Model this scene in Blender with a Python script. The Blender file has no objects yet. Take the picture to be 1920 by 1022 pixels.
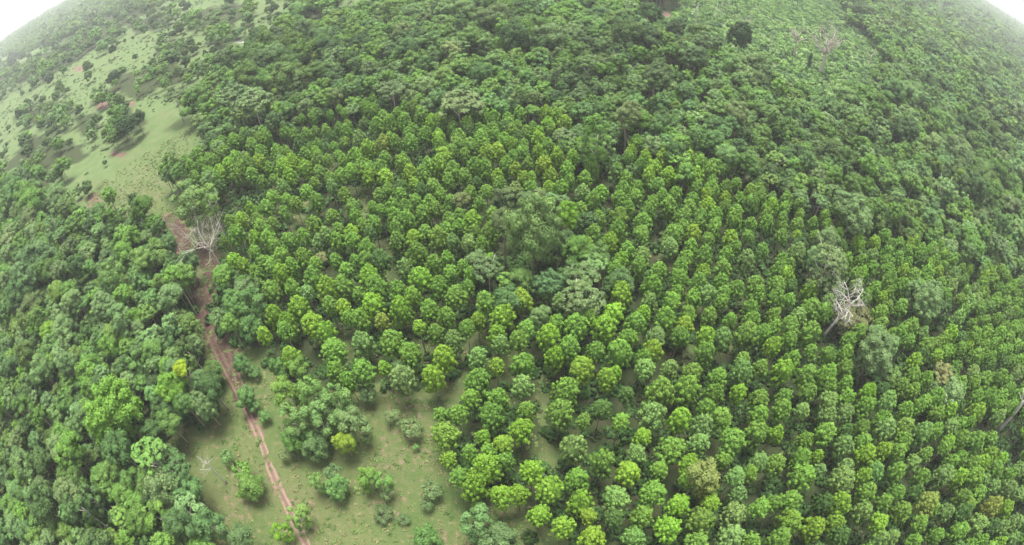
import bpy, math, random, zlib
import numpy as np
from mathutils import Matrix, Vector

# ------------------------------------------------------------------ camera, sky, sun, exposure
S = bpy.context.scene
C = S.collection
H = 80.0                       # height of the camera above the plantation floor
FOC, PITCH, ROLL = 980.0, 44.8, -1.6      # focal length in photo pixels (1920 wide), angle below the horizon, roll
cd = bpy.data.cameras.new('camera')
cd.type = 'PANO'
cd.panorama_type = 'FISHEYE_EQUISOLID'
cd.fisheye_lens = FOC / 1920 * 36.0
cd.fisheye_fov = math.radians(180)
cd.sensor_fit = 'HORIZONTAL'
cd.sensor_width = 36.0
cd.sensor_height = 36.0 * 545 / 1024
cd.clip_start = 0.1
cd.clip_end = 30000.0
cam = bpy.data.objects.new('camera', cd)
C.objects.link(cam)
CAMM = Matrix.Rotation(math.radians(90 - PITCH), 4, 'X') @ Matrix.Rotation(math.radians(ROLL), 4, 'Z')
cam.matrix_world = Matrix.Translation((0, 0, H)) @ CAMM
S.camera = cam
RM = np.array(CAMM.to_3x3())

SUN_EL, SUN_AZ = 78.0, 10.0   # high sun veiled by cloud, a little ahead of the camera
w = bpy.data.worlds.new('World'); S.world = w; w.use_nodes = True
nt = w.node_tree; nt.nodes.clear()
sky = nt.nodes.new('ShaderNodeTexSky'); sky.sky_type = 'NISHITA'; sky.sun_disc = False
sky.sun_elevation = math.radians(SUN_EL); sky.sun_rotation = math.radians(SUN_AZ)
sky.dust_density = 4.0; sky.air_density = 1.0; sky.altitude = 200
hs = nt.nodes.new('ShaderNodeHueSaturation'); hs.inputs['Saturation'].default_value = 0.30
hs.inputs['Value'].default_value = 1.0
bg = nt.nodes.new('ShaderNodeBackground'); bg.inputs['Strength'].default_value = 0.072
wo = nt.nodes.new('ShaderNodeOutputWorld')
nt.links.new(sky.outputs[0], hs.inputs['Color']); # an overcast sky is about three times as bright overhead as at the horizon
tcw = nt.nodes.new('ShaderNodeTexCoord'); sx = nt.nodes.new('ShaderNodeSeparateXYZ'); mr_ = nt.nodes.new('ShaderNodeMapRange')
mr_.inputs[3].default_value = 1.15; mr_.inputs[4].default_value = 2.2
mm = nt.nodes.new('ShaderNodeMixRGB'); mm.blend_type = 'MULTIPLY'; mm.inputs[0].default_value = 1
nt.links.new(tcw.outputs['Generated'], sx.inputs[0]); nt.links.new(sx.outputs['Z'], mr_.inputs[0])
cl_ = nt.nodes.new('ShaderNodeMixRGB'); cl_.inputs[0].default_value = 0.55; cl_.inputs[2].default_value = (5.4, 5.5, 5.6, 1)   # cloud veil
nt.links.new(hs.outputs[0], cl_.inputs[1]); nt.links.new(cl_.outputs[0], mm.inputs[1]); nt.links.new(mr_.outputs[0], mm.inputs[2]); nt.links.new(mm.outputs[0], bg.inputs[0]); nt.links.new(bg.outputs[0], wo.inputs[0])

sl = bpy.data.lights.new('sun', 'SUN'); sl.energy = 3.3; sl.angle = math.radians(26); sl.color = (1.0, 0.97, 0.91)
so = bpy.data.objects.new('sun', sl); C.objects.link(so)
_e, _a = math.radians(SUN_EL), math.radians(SUN_AZ)
sd = Vector((math.sin(_a) * math.cos(_e), math.cos(_a) * math.cos(_e), math.sin(_e)))
so.rotation_euler = sd.to_track_quat('Z', 'Y').to_euler()
so.location = (0, 0, 200)

S.view_settings.view_transform = 'Standard'; S.view_settings.look = 'None'
S.view_settings.gamma = 1.0; S.view_settings.exposure = 1.53
S.cycles.max_bounces = 5; S.cycles.diffuse_bounces = 3; S.cycles.transmission_bounces = 3; S.cycles.volume_bounces = 0
S.cycles.use_denoising = True
S.cycles.sample_clamp_indirect = 4.0

# ------------------------------------------------------------------ measuring from the photograph
def at(px, py, z=0.0):
    """points of the height z (metres) that the photo shows at the pixel (px, py)"""
    x = np.asarray(px, float) - 960.0; y = 511.0 - np.asarray(py, float)
    r = np.hypot(x, y) + 1e-9
    th = 2 * np.arcsin(np.clip(r / (2 * FOC), 0, 0.999))
    d = np.stack([np.sin(th) * x / r, np.sin(th) * y / r, -np.cos(th)], -1) @ RM.T
    t = (z - H) / np.minimum(d[..., 2], -0.012)
    return d[..., 0] * t, d[..., 1] * t, t

def pix(x, y, z):
    d = np.stack([np.asarray(x, float), np.asarray(y, float), np.asarray(z, float) - H], -1)
    D = np.linalg.norm(d, axis=-1)
    c = (d / D[..., None]) @ RM
    th = np.arccos(np.clip(-c[..., 2], -1, 1))
    r = 2 * FOC * np.sin(th / 2)
    k = np.hypot(c[..., 0], c[..., 1]) + 1e-9
    return 960 + r * c[..., 0] / k, 511 - r * c[..., 1] / k, D

def inside(px, py, poly):
    px = np.asarray(px, float); py = np.asarray(py, float)
    res = np.zeros(px.shape, bool); n = len(poly)
    for i in range(n):
        x1, y1 = poly[i]; x2, y2 = poly[(i + 1) % n]
        if y1 == y2: continue
        c = ((y1 > py) != (y2 > py)) & (px < (x2 - x1) * (py - y1) / (y2 - y1) + x1)
        res ^= c
    return res

def vnoise(x, y, seed=0):
    """smooth value noise, -1..1"""
    x = np.asarray(x, float); y = np.asarray(y, float)
    xi = np.floor(x).astype(np.int64); yi = np.floor(y).astype(np.int64)
    fx = x - xi; fy = y - yi; fx = fx * fx * (3 - 2 * fx); fy = fy * fy * (3 - 2 * fy)
    def hsh(a, b):
        n = (a * 374761393 + b * 668265263 + seed * 1274126177) & 0x7fffffff
        n = ((n ^ (n >> 13)) * 1274126177) & 0x7fffffff
        return ((n ^ (n >> 16)) & 0xffff) / 32767.5 - 1
    return (hsh(xi, yi) * (1 - fx) + hsh(xi + 1, yi) * fx) * (1 - fy) + (hsh(xi, yi + 1) * (1 - fx) + hsh(xi + 1, yi + 1) * fx) * fy

def zg(x, y):
    """height of the ground"""
    x = np.asarray(x, float); y = np.asarray(y, float)
    r = np.hypot(x, y)
    k = np.clip((r - 260) / 900, 0, 1); k = k * k * (3 - 2 * k)
    z = k * (7 * vnoise(x / 260, y / 260, 3) + 3 * vnoise(x / 90, y / 90, 4))
    return z + np.clip((r - 1300) / 3000, 0, 1) * 40 * (0.5 + 0.5 * vnoise(x / 900 + 4, y / 900, 8)) * (x < 0)

# ------------------------------------------------------------------ outlines read from the photo (pixels, 1920 wide)
PLANTATION = [(345,330),(352,300),(400,285),(470,262),(540,240),(640,206),(745,192),(820,215),(880,232),(960,225),(1010,215),(1060,215),
    (1080,262),(1150,268),(1230,300),(1290,335),(1340,320),(1400,330),(1470,360),(1530,395),(1580,410),(1650,430),(1720,440),(1800,490),(1870,500),
    (1990,560),(2000,1090),(980,1090),(985,1000),(968,950),(905,930),(850,890),(820,820),(815,780),(850,745),(800,725),(730,725),(640,735),(600,715),
    (545,712),(492,660),(490,600),(520,560),(500,510),(440,500),(408,500),(395,440),(420,400),(405,345),(370,355)]
MIXED = [  # stands of other trees inside the planted block
    [(900,345),(985,350),(1075,370),(1110,420),(1075,470),(1140,470),(1180,520),(1160,600),(1080,625),(1000,625),(985,560),(900,565),(880,500),(890,470),(940,500),(945,400)],
    [(1060,215),(1180,300),(1300,330),(1270,340),(1180,345),(1100,330),(1060,290)],
    [(1590,620),(1640,605),(1690,640),(1700,700),(1650,725),(1600,690)],
    [(1700,540),(1770,535),(1785,590),(1740,620),(1700,590)],
    [(1740,680),(1790,680),(1800,750),(1770,760),(1745,720)],
    [(1500,440),(1570,450),(1580,520),(1520,540),(1490,500)],
    [(1560,560),(1640,570),(1650,610),(1580,620)],
    [(1560,350),(1640,360),(1650,425),(1560,420)],
]
GAPS = [   # grass and bare ground that shows between the planted trees
    [(652,352),(700,350),(718,380),(712,412),(728,440),(690,425),(668,405)],
    [(600,300),(655,295),(660,325),(610,332)],
    [(505,258),(575,232),(640,222),(640,232),(560,252),(515,275)],
    [(715,470),(745,485),(752,560),(735,600),(722,540)],
    [(700,450),(735,445),(740,470),(712,472)],
    [(640,620),(690,655),(640,700),(600,690),(610,640)],
    [(770,640),(812,636),(830,650),(790,700),(740,722),(735,690)],
    [(860,630),(920,615),(935,650),(1000,665),(1010,700),(960,690),(905,700),(870,668)],
    [(870,690),(905,700),(890,740),(840,770),(820,740)],
    [(935,700),(965,690),(985,720),(975,760),(945,770),(935,740)],
    [(1015,690),(1030,715),(1035,770),(1012,800),(1000,750)],
    [(985,810),(1020,815),(1040,850),(1030,880),(1000,860),(985,840)],
    [(920,930),(990,930),(1000,990),(1045,1010),(1060,1050),(960,1050)],
    [(1035,890),(1060,900),(1120,905),(1110,930),(1060,925)],
    [(1130,950),(1180,970),(1170,1020),(1130,1000)],
    [(1210,462),(1262,460),(1280,500),(1255,512),(1222,500)],
    [(1180,600),(1192,590),(1205,640),(1190,650)],
    [(1275,545),(1300,555),(1296,600),(1270,585)],
    [(1290,640),(1375,655),(1360,680),(1300,665)],
    [(1190,705),(1220,700),(1268,708),(1250,728),(1205,740)],
    [(540,400),(600,410),(590,440),(530,445)],
    [(560,345),(590,340),(585,390),(560,390)],
    [(1770,860),(1800,865),(1795,890),(1772,888)],
    [(1440,985),(1470,990),(1450,1010),(1425,1000)],
]
CLEARING = [(300,330),(345,345),(350,395),(412,405),(420,470),(410,500),(400,560),(392,600),(420,640),(488,650),(500,690),(560,715),(620,735),(735,722),(800,725),(850,745),
    (815,780),(820,820),(850,890),(905,930),(968,950),(985,1000),(980,1100),(395,1100),(392,940),(345,885),(312,850),(315,810),(345,800),(395,800),(410,760),
    (402,700),(388,650),(362,600),(352,545),(345,500),(320,450),(292,410),(240,400),(180,400),(150,370),(160,330),(215,340),(215,315),(200,300),(215,265),(250,250),(300,210),(300,190),(345,225),(378,270),(340,300)]
PASTURE = [(-300,380),(-300,130),(0,100),(50,88),(140,62),(170,20),(330,-40),(520,-60),(560,20),(640,20),(640,-60),(760,-60),(700,15),(600,40),(520,55),(470,100),(400,125),(370,160),(365,210),
    (390,270),(345,300),(300,330),(290,400),(230,405),(160,400),(100,370),(0,330)]
WOODS_IN_PASTURE = [  # belts and clumps of trees on the pasture
    [(-300,250),(-60,140),(0,135),(60,110),(140,75),(175,30),(230,-30),(330,-40),(300,10),(235,45),(215,75),(160,100),(120,130),(60,150),(0,165),(-300,330)],
    [(-200,500),(-200,330),(0,330),(20,300),(60,250),(110,265),(160,270),(160,300),(100,330),(75,345),(125,375),(60,400),(0,410)],
    [(28,205),(50,195),(80,190),(135,190),(130,225),(80,238),(28,230)],
    [(198,150),(210,130),(262,135),(300,105),(335,110),(350,150),(300,165),(262,185),(215,170)],
    [(200,225),(225,205),(268,210),(270,250),(235,280),(200,260)],
    [(140,215),(180,215),(185,240),(165,260),(140,240)],
    [(345,25),(420,10),(470,2),(480,30),(400,55),(350,60)],
    [(235,45),(330,20),(320,50),(260,65)],
    [(385,60),(450,50),(455,75),(400,80)],
    [(170,180),(210,165),(232,185),(215,205),(180,205)],
    [(290,80),(340,75),(345,95),(300,100)],
]
SCRUB = [(1262,30),(1290,-40),(1500,-60),(1575,-10),(1600,45),(1660,90),(1650,150),(1610,185),(1560,192),(1490,172),(1440,146),(1400,122),(1340,104),(1285,85)]
FARFIELD = [(1720,-30),(1790,20),(1860,60),(2000,120),(2000,165),(1890,110),(1800,60),(1730,20)]
BARE = [   # red bare soil (pixels)
    [(1200,22),(1250,20),(1255,38),(1215,42)],[(292,402),(330,400),(345,425),(350,470),(332,490),(318,450),(295,420)],
    [(235,185),(252,183),(248,200),(236,198)],[(180,190),(200,188),(198,204),(182,204)],[(205,280),(235,282),(228,295),(208,292)],
    [(170,355),(182,368),(186,385),(170,388)],[(140,125),(160,122),(156,132),(142,134)],[(340,530),(360,545),(358,570),(345,560)]]
ROADS = [  # centre lines with half widths in metres
    ('red_track', [(316,403,3.7),(335,440,2.6),(350,480,2.2),(356,520,2.1),(362,560,2.5),(378,600,2.2),(398,635,1.7),(412,668,1.5),(430,700,1.5),(450,740,1.2),(470,782,1.0),(487,820,1.05),(497,848,0.8),(503,868,0.5)]),
    ('red_track', [(497,855,0.35),(508,880,0.85),(520,910,0.95),(537,945,0.95),(552,975,0.7),(565,1000,0.75),(582,1035,0.8)]),
    ('red_track', [(405,492,2.8),(398,520,2.6),(392,560,2.3),(390,585,2.0),(400,610,1.8),(420,635,1.7),(436,655,1.8),(440,690,1.1),(449,720,1.3),(466,755,0.9),(480,790,0.6)]),
    ('red_track', [(372,452,2.6),(385,478,3.0),(400,500,3.0)]),
]

# planted trees seen one by one: x, y, radius inside a crop, shade (b lime, n green, p pale, d dark, y yellowish)
CROPS = [
 (960,680,2.9875,"""60 20 70n 60 130 65p 390 40 75b 530 90 60b 575 65 40b 300 160 80n 270 285 80n 80 270 50n 50 380 75b 745 35 60p 880 40 55p 830 170 85n 975 160 85n
 1010 60 60n 1130 180 60n 1155 80 55n 1280 60 65p 1270 170 50b 1390 30 50n 1380 210 60n 1380 300 60n 1170 310 65n 1080 270 60n 1060 365 70p 780 300 85p 940 320 70b
 610 330 50n 730 420 55b 890 490 85n 1040 460 65p 1235 440 80n 1365 400 70n 1180 550 50n 1250 640 60p 1330 620 50n 1380 560 60p 690 520 65p 510 560 75n 345 480 80p
 650 620 75b 825 605 55n 990 570 60b 990 640 60b 1080 690 90y 790 730 80n 110 610 70b 210 710 80b 580 760 80p 380 790 80b 930 800 70b 1110 790 60b 1260 740 55p
 155 855 65b 285 920 70b 40 740 60b 725 865 70n 870 930 80b 1050 890 80n 1240 850 75p 1390 810 60n 1220 980 80p 450 990 80b 680 985 70p 1040 1010 70n 1330 1010 60n
 430 860 45b 570 870 55d 520 925 30d 640 180 50d 500 260 60d 400 330 40n"""),
 (1440,680,2.9875,"""80 50 65b 210 80 65n 325 75 60n 335 140 55n 430 35 50n 435 120 45n 85 200 50n 340 220 60p 190 270 50p 75 270 60n 330 310 55p 440 200 50n 435 285 55p
 560 165 50b 545 250 60n 645 150 40d 740 140 50n 805 80 50n 800 170 50n 880 100 45n 660 220 60p 765 270 50n 840 250 45n 925 215 60n 945 290 45n 635 330 55n
 525 370 50n 645 385 65p 760 370 60n 320 400 65n 430 390 45d 200 440 50n 420 470 65p 530 450 55n 540 520 65b 640 500 55b 730 500 50n 860 400 60p 930 390 50n
 180 540 60n 270 530 40b 45 400 45b 40 570 60n 190 640 85n 280 610 45p 430 590 50p 410 660 80p 530 640 50b 720 610 55n 810 560 45p 850 650 50n 970 640 70p
 1080 430 50n 1160 290 60b 1160 200 45n 1150 120 40n 1210 100 50n 1290 100 60n 1230 200 50n 1270 240 50n 1350 270 50b 1290 310 40p 1400 190 40n 1390 70 45p
 1240 430 45n 1150 450 60n 1230 530 50b 1340 450 50n 1140 575 50n 1150 640 60n 1270 600 50n 1340 640 50n 1400 600 40p 1340 720 55p 1260 700 40p 1170 740 50n
 1250 810 55y 1330 820 50b 1170 910 60p 1080 850 60d 1380 900 50p 1300 930 50p 990 840 50p 890 790 70y 740 840 60n 720 730 50n 640 790 50n 550 730 60n
 400 790 70b 120 780 70n 30 790 50n 120 890 70n 250 930 70b 375 905 55b 520 840 65p 620 900 60b 850 900 50n 940 970 50n 60 990 70n 610 1000 60p 690 980 50p
 820 1000 45n 1190 1000 40n 1060 950 60n 400 970 60d"""),
 (1440,340,3.006,"""50 590 55n 45 670 60n 130 600 40d 120 670 40n 235 620 55b 30 765 45n 30 830 45n 125 820 60n 120 900 50n 235 860 65n 25 930 50b 240 960 40n 335 930 50n
 330 985 50n 240 720 65n 320 740 45n 430 980 50n 455 900 50n 510 850 45n 435 460 45n 420 410 40n 160 410 60p 340 300 35n 180 190 30n 95 150 35n 175 130 30n
 80 220 35n 80 270 35n 75 310 40n 165 250 40n 160 310 30b 250 245 35n 335 250 35n 320 195 35n 400 260 25n 400 295 35n 505 350 45b 600 350 40b 660 310 40n
 740 350 35n 585 425 40p 520 460 40n 525 525 40b 585 490 40n 670 410 40n 715 400 30n 730 445 40n 670 450 35n 790 460 30n 850 410 50n 785 390 30n 670 510 50n
 680 570 50n 600 610 40n 640 660 35b 675 640 40n 750 600 50n 810 550 50n 890 530 50n 935 470 45n 990 480 30n 990 420 35n 930 370 30n 970 375 30n 970 580 40n
 900 580 40n 630 750 50n 1040 540 50p 1030 600 45p 1060 790 50p 1030 860 45b 1130 690 60p 1230 480 30n 1250 520 40n 1310 510 40n 1210 580 35n 1260 570 40n
 1210 640 50n 1270 690 50n 1340 540 35n 1370 600 35n 1330 640 45n 1340 690 40n 1400 690 35n 1400 640 30n 790 900 40n 890 940 55n 870 780 50n 800 830 60n
 1220 870 50n 1300 870 50n 1350 900 50n 1380 830 40n 1420 850 35n 1070 960 45n 1160 880 50n 1200 950 50n 1400 930 40n"""),
 (960,340,3.006,"""690 90 45n 605 100 45n 500 70 45n 455 120 50n 490 220 45n 460 290 45n 420 360 40b 600 220 60n 590 290 60n 550 350 55b 655 160 40n 735 240 60n 770 170 50n
 790 130 40n 800 100 30n 730 300 50n 880 150 50n 960 220 60n 920 80 45n 1100 150 50b 1200 100 35b 1200 40 40n 1120 60 60n 1200 150 35n 1260 180 45n 1250 230 50n
 1340 250 40n 1350 130 45n 1280 110 40n 1330 310 35n 1230 330 50b 1130 280 45n 1150 240 35n 1105 330 40n 1090 380 50n 1080 430 55n 1205 420 45n 1320 390 60n
 1320 450 55p 1410 390 40n 1185 500 50n 1075 515 45b 905 310 60n 885 370 55p 735 415 45p 650 400 50n 615 450 50b 710 490 55n 825 510 50n 580 500 50n
 950 490 50n 940 555 55n 1045 590 60n 930 620 40n 900 680 55n 1265 610 50n 1175 580 50n 1370 590 55n 1380 650 50n 1340 730 55n 1350 790 50n 1110 765 50n
 1090 880 55b 1180 890 60p 1090 970 60n 990 760 50n 970 820 55b 860 790 70n 950 870 55n 940 930 65b 810 880 60p 650 890 60n 700 800 60n 740 750 45b 770 690 50p
 790 600 60n 610 640 80b 570 750 65b 440 760 55n 360 820 75n 520 830 75b 470 960 55n 600 970 75n 790 960 60b 320 950 70n 210 880 70b 250 800 50n 80 830 55n
 35 900 60n 90 1000 50b 240 1000 60b 740 1000 50n 265 680 45p 50 670 70b 1320 870 70n 1410 860 50n 1300 1000 40n 1230 780 35n 820 30 50n 400 70 45p"""),
 (480,340,3.006,"""150 40 40p 430 30 35p 285 60 40n 95 90 40n 175 110 35n 225 130 40n 160 180 35n 60 150 45n 500 80 40n 695 80 40n 750 55 40n 815 75 40n 770 150 45n
 845 160 50n 900 120 40n 785 210 50n 850 220 50n 790 275 45n 705 160 25n 655 145 30n 980 130 45n 940 190 50n 1040 90 45n 1100 130 45n 1000 30 45n 1090 240 50n
 1145 200 45n 1150 260 45n 1260 130 40n 1300 60 40n 1375 20 40n 1320 300 55n 1230 290 40n 955 290 45n 1030 330 60n 1195 350 45p 1275 365 45n 890 320 50b
 800 350 50n 910 420 70n 665 240 45n 605 255 40n 540 300 50b 465 270 35n 395 300 40p 430 200 40n 330 250 50n 270 320 45n 185 345 55n 460 340 50n 625 385 50n
 30 260 45n 80 350 55n 145 430 60n 50 465 50n 270 440 55n 335 470 40n 205 490 45n 150 530 55b 320 550 60n 360 350 45p 450 450 40n 560 450 30n 620 460 50n
 510 500 45n 700 450 65d 840 500 50p 1005 470 50n 1080 440 40n 1095 520 50n 1165 490 40n 1210 530 40n 640 540 80b 930 550 80b 680 610 80n 490 600 60n
 405 610 70b 90 620 60n 210 610 50n 800 620 50n 880 650 50n 1035 600 60n 1130 650 65n 1195 600 40n 660 700 90b 1290 680 60n 980 730 60n 820 730 70b
 590 790 60n 520 770 35n 710 790 45y 250 720 70b 110 770 60b 180 810 60b 320 810 75b 400 860 60b 440 960 80n 605 920 70p 770 910 75n 870 980 70n 920 820 40b
 980 860 50n 1190 830 50n 1250 790 45b 1115 900 60p 1060 1000 70b 1390 770 80b 1360 880 60b 1380 920 50p 1250 1000 60p 900 920 60n 200 990 60b"""),
 (480,680,2.9875,"""450 50 60n 520 100 50n 605 50 70n 720 30 30b 820 90 75p 990 90 70b 1240 120 90n 1205 205 60n 1350 20 50b 1320 300 75n 1130 290 60n 1035 290 30n
 1060 410 85n 1200 510 50n 1380 460 60b 1270 420 40b 1290 590 100b 1230 690 90b 1140 640 60n 1080 545 30b 1380 750 70b 1300 500 40n 1400 550 50n"""),
 (280,380,6.3875,"""1210 70 70b 1380 60 80n 820 170 60n 960 210 70n 1110 220 90b 1330 260 70n 1480 260 70n 1040 380 110n 1260 420 80b 1430 470 70b 1260 600 80n
 1010 690 90b 1130 760 90b 1390 730 90b 1430 330 50n"""),
 (480,0,3.006,"""470 615 20n 415 560 25n 610 605 30n 660 570 30n 500 640 25n 320 670 25n 420 650 25n 260 670 25n 470 730 30n 510 750 35n 395 735 30n 285 760 35n
 215 755 30n 160 740 35n 335 745 30n 720 660 35n 680 710 45n 755 700 45n 840 690 45n 840 615 35n 890 620 40n 930 660 45n 800 650 35n 640 620 35n 610 700 35d
 860 760 35n 890 740 35n 870 805 45n 720 820 60y 590 800 60p 760 800 40n 630 850 55b 560 890 50n 500 800 30n 440 830 30n 350 820 30n 310 840 30n 250 820 50d
 730 900 40n 830 930 50n 700 960 50n 650 960 50n 600 950 50n 540 970 45n 640 1000 45b 730 1000 45b 870 990 50b 940 1000 50n 970 940 45n 1030 940 50b
 1040 830 40n 1110 730 35n 1100 700 35n 1190 700 40n 1150 790 50n 1210 830 55n 950 760 45n 1000 710 50b 1040 680 40n 1030 780 40b 1060 880 50b 1100 860 45n
 1300 870 60b 1360 860 50b 1270 780 45n 1280 650 45n 1340 680 50n 1420 700 50n 1350 770 40n 1400 800 45n 1230 950 50n 1290 960 50n 1360 1000 40b 1110 970 60n
 1180 1000 40n 280 950 45b 200 920 50b 150 940 50b 120 860 40n 60 780 40n 30 860 40n 20 920 50b 80 960 35n 190 1000 45b 100 1010 30n 350 910 40n 340 870 35n
 480 990 40n 420 1010 35n 10 800 40n 170 870 40n 280 880 40n"""),
 (0,0,3.006,"""1110 870 35n 1050 910 30n 1080 950 40n 1140 940 50n 1200 910 50n 1260 860 50n 1320 800 40n 1380 780 45n 1420 820 40n 1400 760 30n 1250 800 35n
 1210 830 35n 1330 900 50n 1400 930 45n 1180 990 45n 1240 980 50b 1340 980 50n 1290 930 40b 1100 1010 40n 1420 990 40n"""),
 (960,0,3.006,"""190 640 35b 250 660 40b 300 690 40b 200 700 40b 150 750 35b 145 790 40b 260 765 35b 200 830 45n 150 870 40b 180 930 45b 340 890 40b 380 830 40b
 20 960 40b 65 1010 40b 110 1000 30b 220 1000 45b 310 970 45n 670 860 35b 700 810 45n 750 890 40b 800 960 50b 720 940 40n 850 900 50b 860 860 40n 920 880 40n
 990 910 50b 960 980 50b 1060 930 45n 1030 1000 50b 1110 970 45n 770 1000 45b 880 990 50b 640 1010 40n 590 960 40n 450 960 50n 60 860 40n 40 650 40n 90 930 35n"""),
]

# ------------------------------------------------------------------ materials
def nodes(name):
    m = bpy.data.materials.new(name); m.use_nodes = True; t = m.node_tree; t.nodes.clear()
    return m, t, t.nodes.new, t.links.new

def foliage(name, own, rough=0.6, trans=0.18):
    """leaf material; the leaf colour comes from the object's colour (own) or from each tree's own tint in a merged wood"""
    m, t, N, L = nodes(name)
    o = N('ShaderNodeOutputMaterial')
    if own:
        c = N('ShaderNodeObjectInfo').outputs['Color']
    else:
        a = N('ShaderNodeAttribute'); a.attribute_name = 'tint'; c = a.outputs['Color']
    v = N('ShaderNodeAttribute'); v.attribute_name = 'leafvar'
    hsv = N('ShaderNodeHueSaturation')
    mr = N('ShaderNodeMapRange'); mr.inputs[3].default_value = 0.72; mr.inputs[4].default_value = 1.28
    L(v.outputs['Fac'], mr.inputs[0]); L(mr.outputs[0], hsv.inputs['Value'])
    mh = N('ShaderNodeMapRange'); mh.inputs[3].default_value = 0.508; mh.inputs[4].default_value = 0.492
    L(v.outputs['Fac'], mh.inputs[0]); L(mh.outputs[0], hsv.inputs['Hue'])
    L(c, hsv.inputs['Color'])
    p = N('ShaderNodeBsdfPrincipled'); p.inputs['Roughness'].default_value = rough; p.inputs['Specular IOR Level'].default_value = 0.12
    tr = N('ShaderNodeBsdfTranslucent'); mx = N('ShaderNodeMixShader'); mx.inputs[0].default_value = trans
    L(hsv.outputs[0], p.inputs['Base Color'])
    g = N('ShaderNodeMixRGB'); g.blend_type = 'MULTIPLY'; g.inputs[0].default_value = 1; g.inputs[2].default_value = (1.25, 1.15, 0.5, 1)
    L(hsv.outputs[0], g.inputs[1]); L(g.outputs[0], tr.inputs['Color'])
    L(p.outputs[0], mx.inputs[1]); L(tr.outputs[0], mx.inputs[2]); L(mx.outputs[0], o.inputs['Surface'])
    return m

def bark(name, c1, c2, scale=6.0):
    m, t, N, L = nodes(name)
    o = N('ShaderNodeOutputMaterial'); p = N('ShaderNodeBsdfPrincipled'); p.inputs['Roughness'].default_value = 0.85
    tc = N('ShaderNodeTexCoord'); mp = N('ShaderNodeMapping'); mp.inputs['Scale'].default_value = (scale, scale, scale * 0.3)
    n = N('ShaderNodeTexNoise'); n.inputs['Scale'].default_value = 1.0; n.inputs['Detail'].default_value = 4
    cr = N('ShaderNodeMixRGB'); cr.inputs[1].default_value = (*c1, 1); cr.inputs[2].default_value = (*c2, 1)
    L(tc.outputs['Object'], mp.inputs[0]); L(mp.outputs[0], n.inputs['Vector']); L(n.outputs['Fac'], cr.inputs[0])
    L(cr.outputs[0], p.inputs['Base Color'])
    b = N('ShaderNodeBump'); b.inputs['Strength'].default_value = 0.5; L(n.outputs['Fac'], b.inputs['Height']); L(b.outputs[0], p.inputs['Normal'])
    L(p.outputs[0], o.inputs['Surface'])
    return m

M_LEAF = foliage('leaves', True); M_LEAFM = foliage('leaves_of_the_wood', False)
M_BARK = bark('bark', (0.14, 0.11, 0.08), (0.30, 0.26, 0.20))
M_PALE = bark('pale_bark', (0.30, 0.27, 0.22), (0.50, 0.46, 0.40))
M_DEAD = bark('weathered_wood', (0.22, 0.20, 0.175), (0.46, 0.43, 0.39))
M_BLEACH = bark('bleached_wood', (0.27, 0.25, 0.22), (0.48, 0.45, 0.41))
M_BARE = bark('brown_grey_wood', (0.20, 0.165, 0.13), (0.36, 0.31, 0.26))
M_TWIG = bark('dry_twigs', (0.24, 0.20, 0.17), (0.42, 0.37, 0.33))

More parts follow.
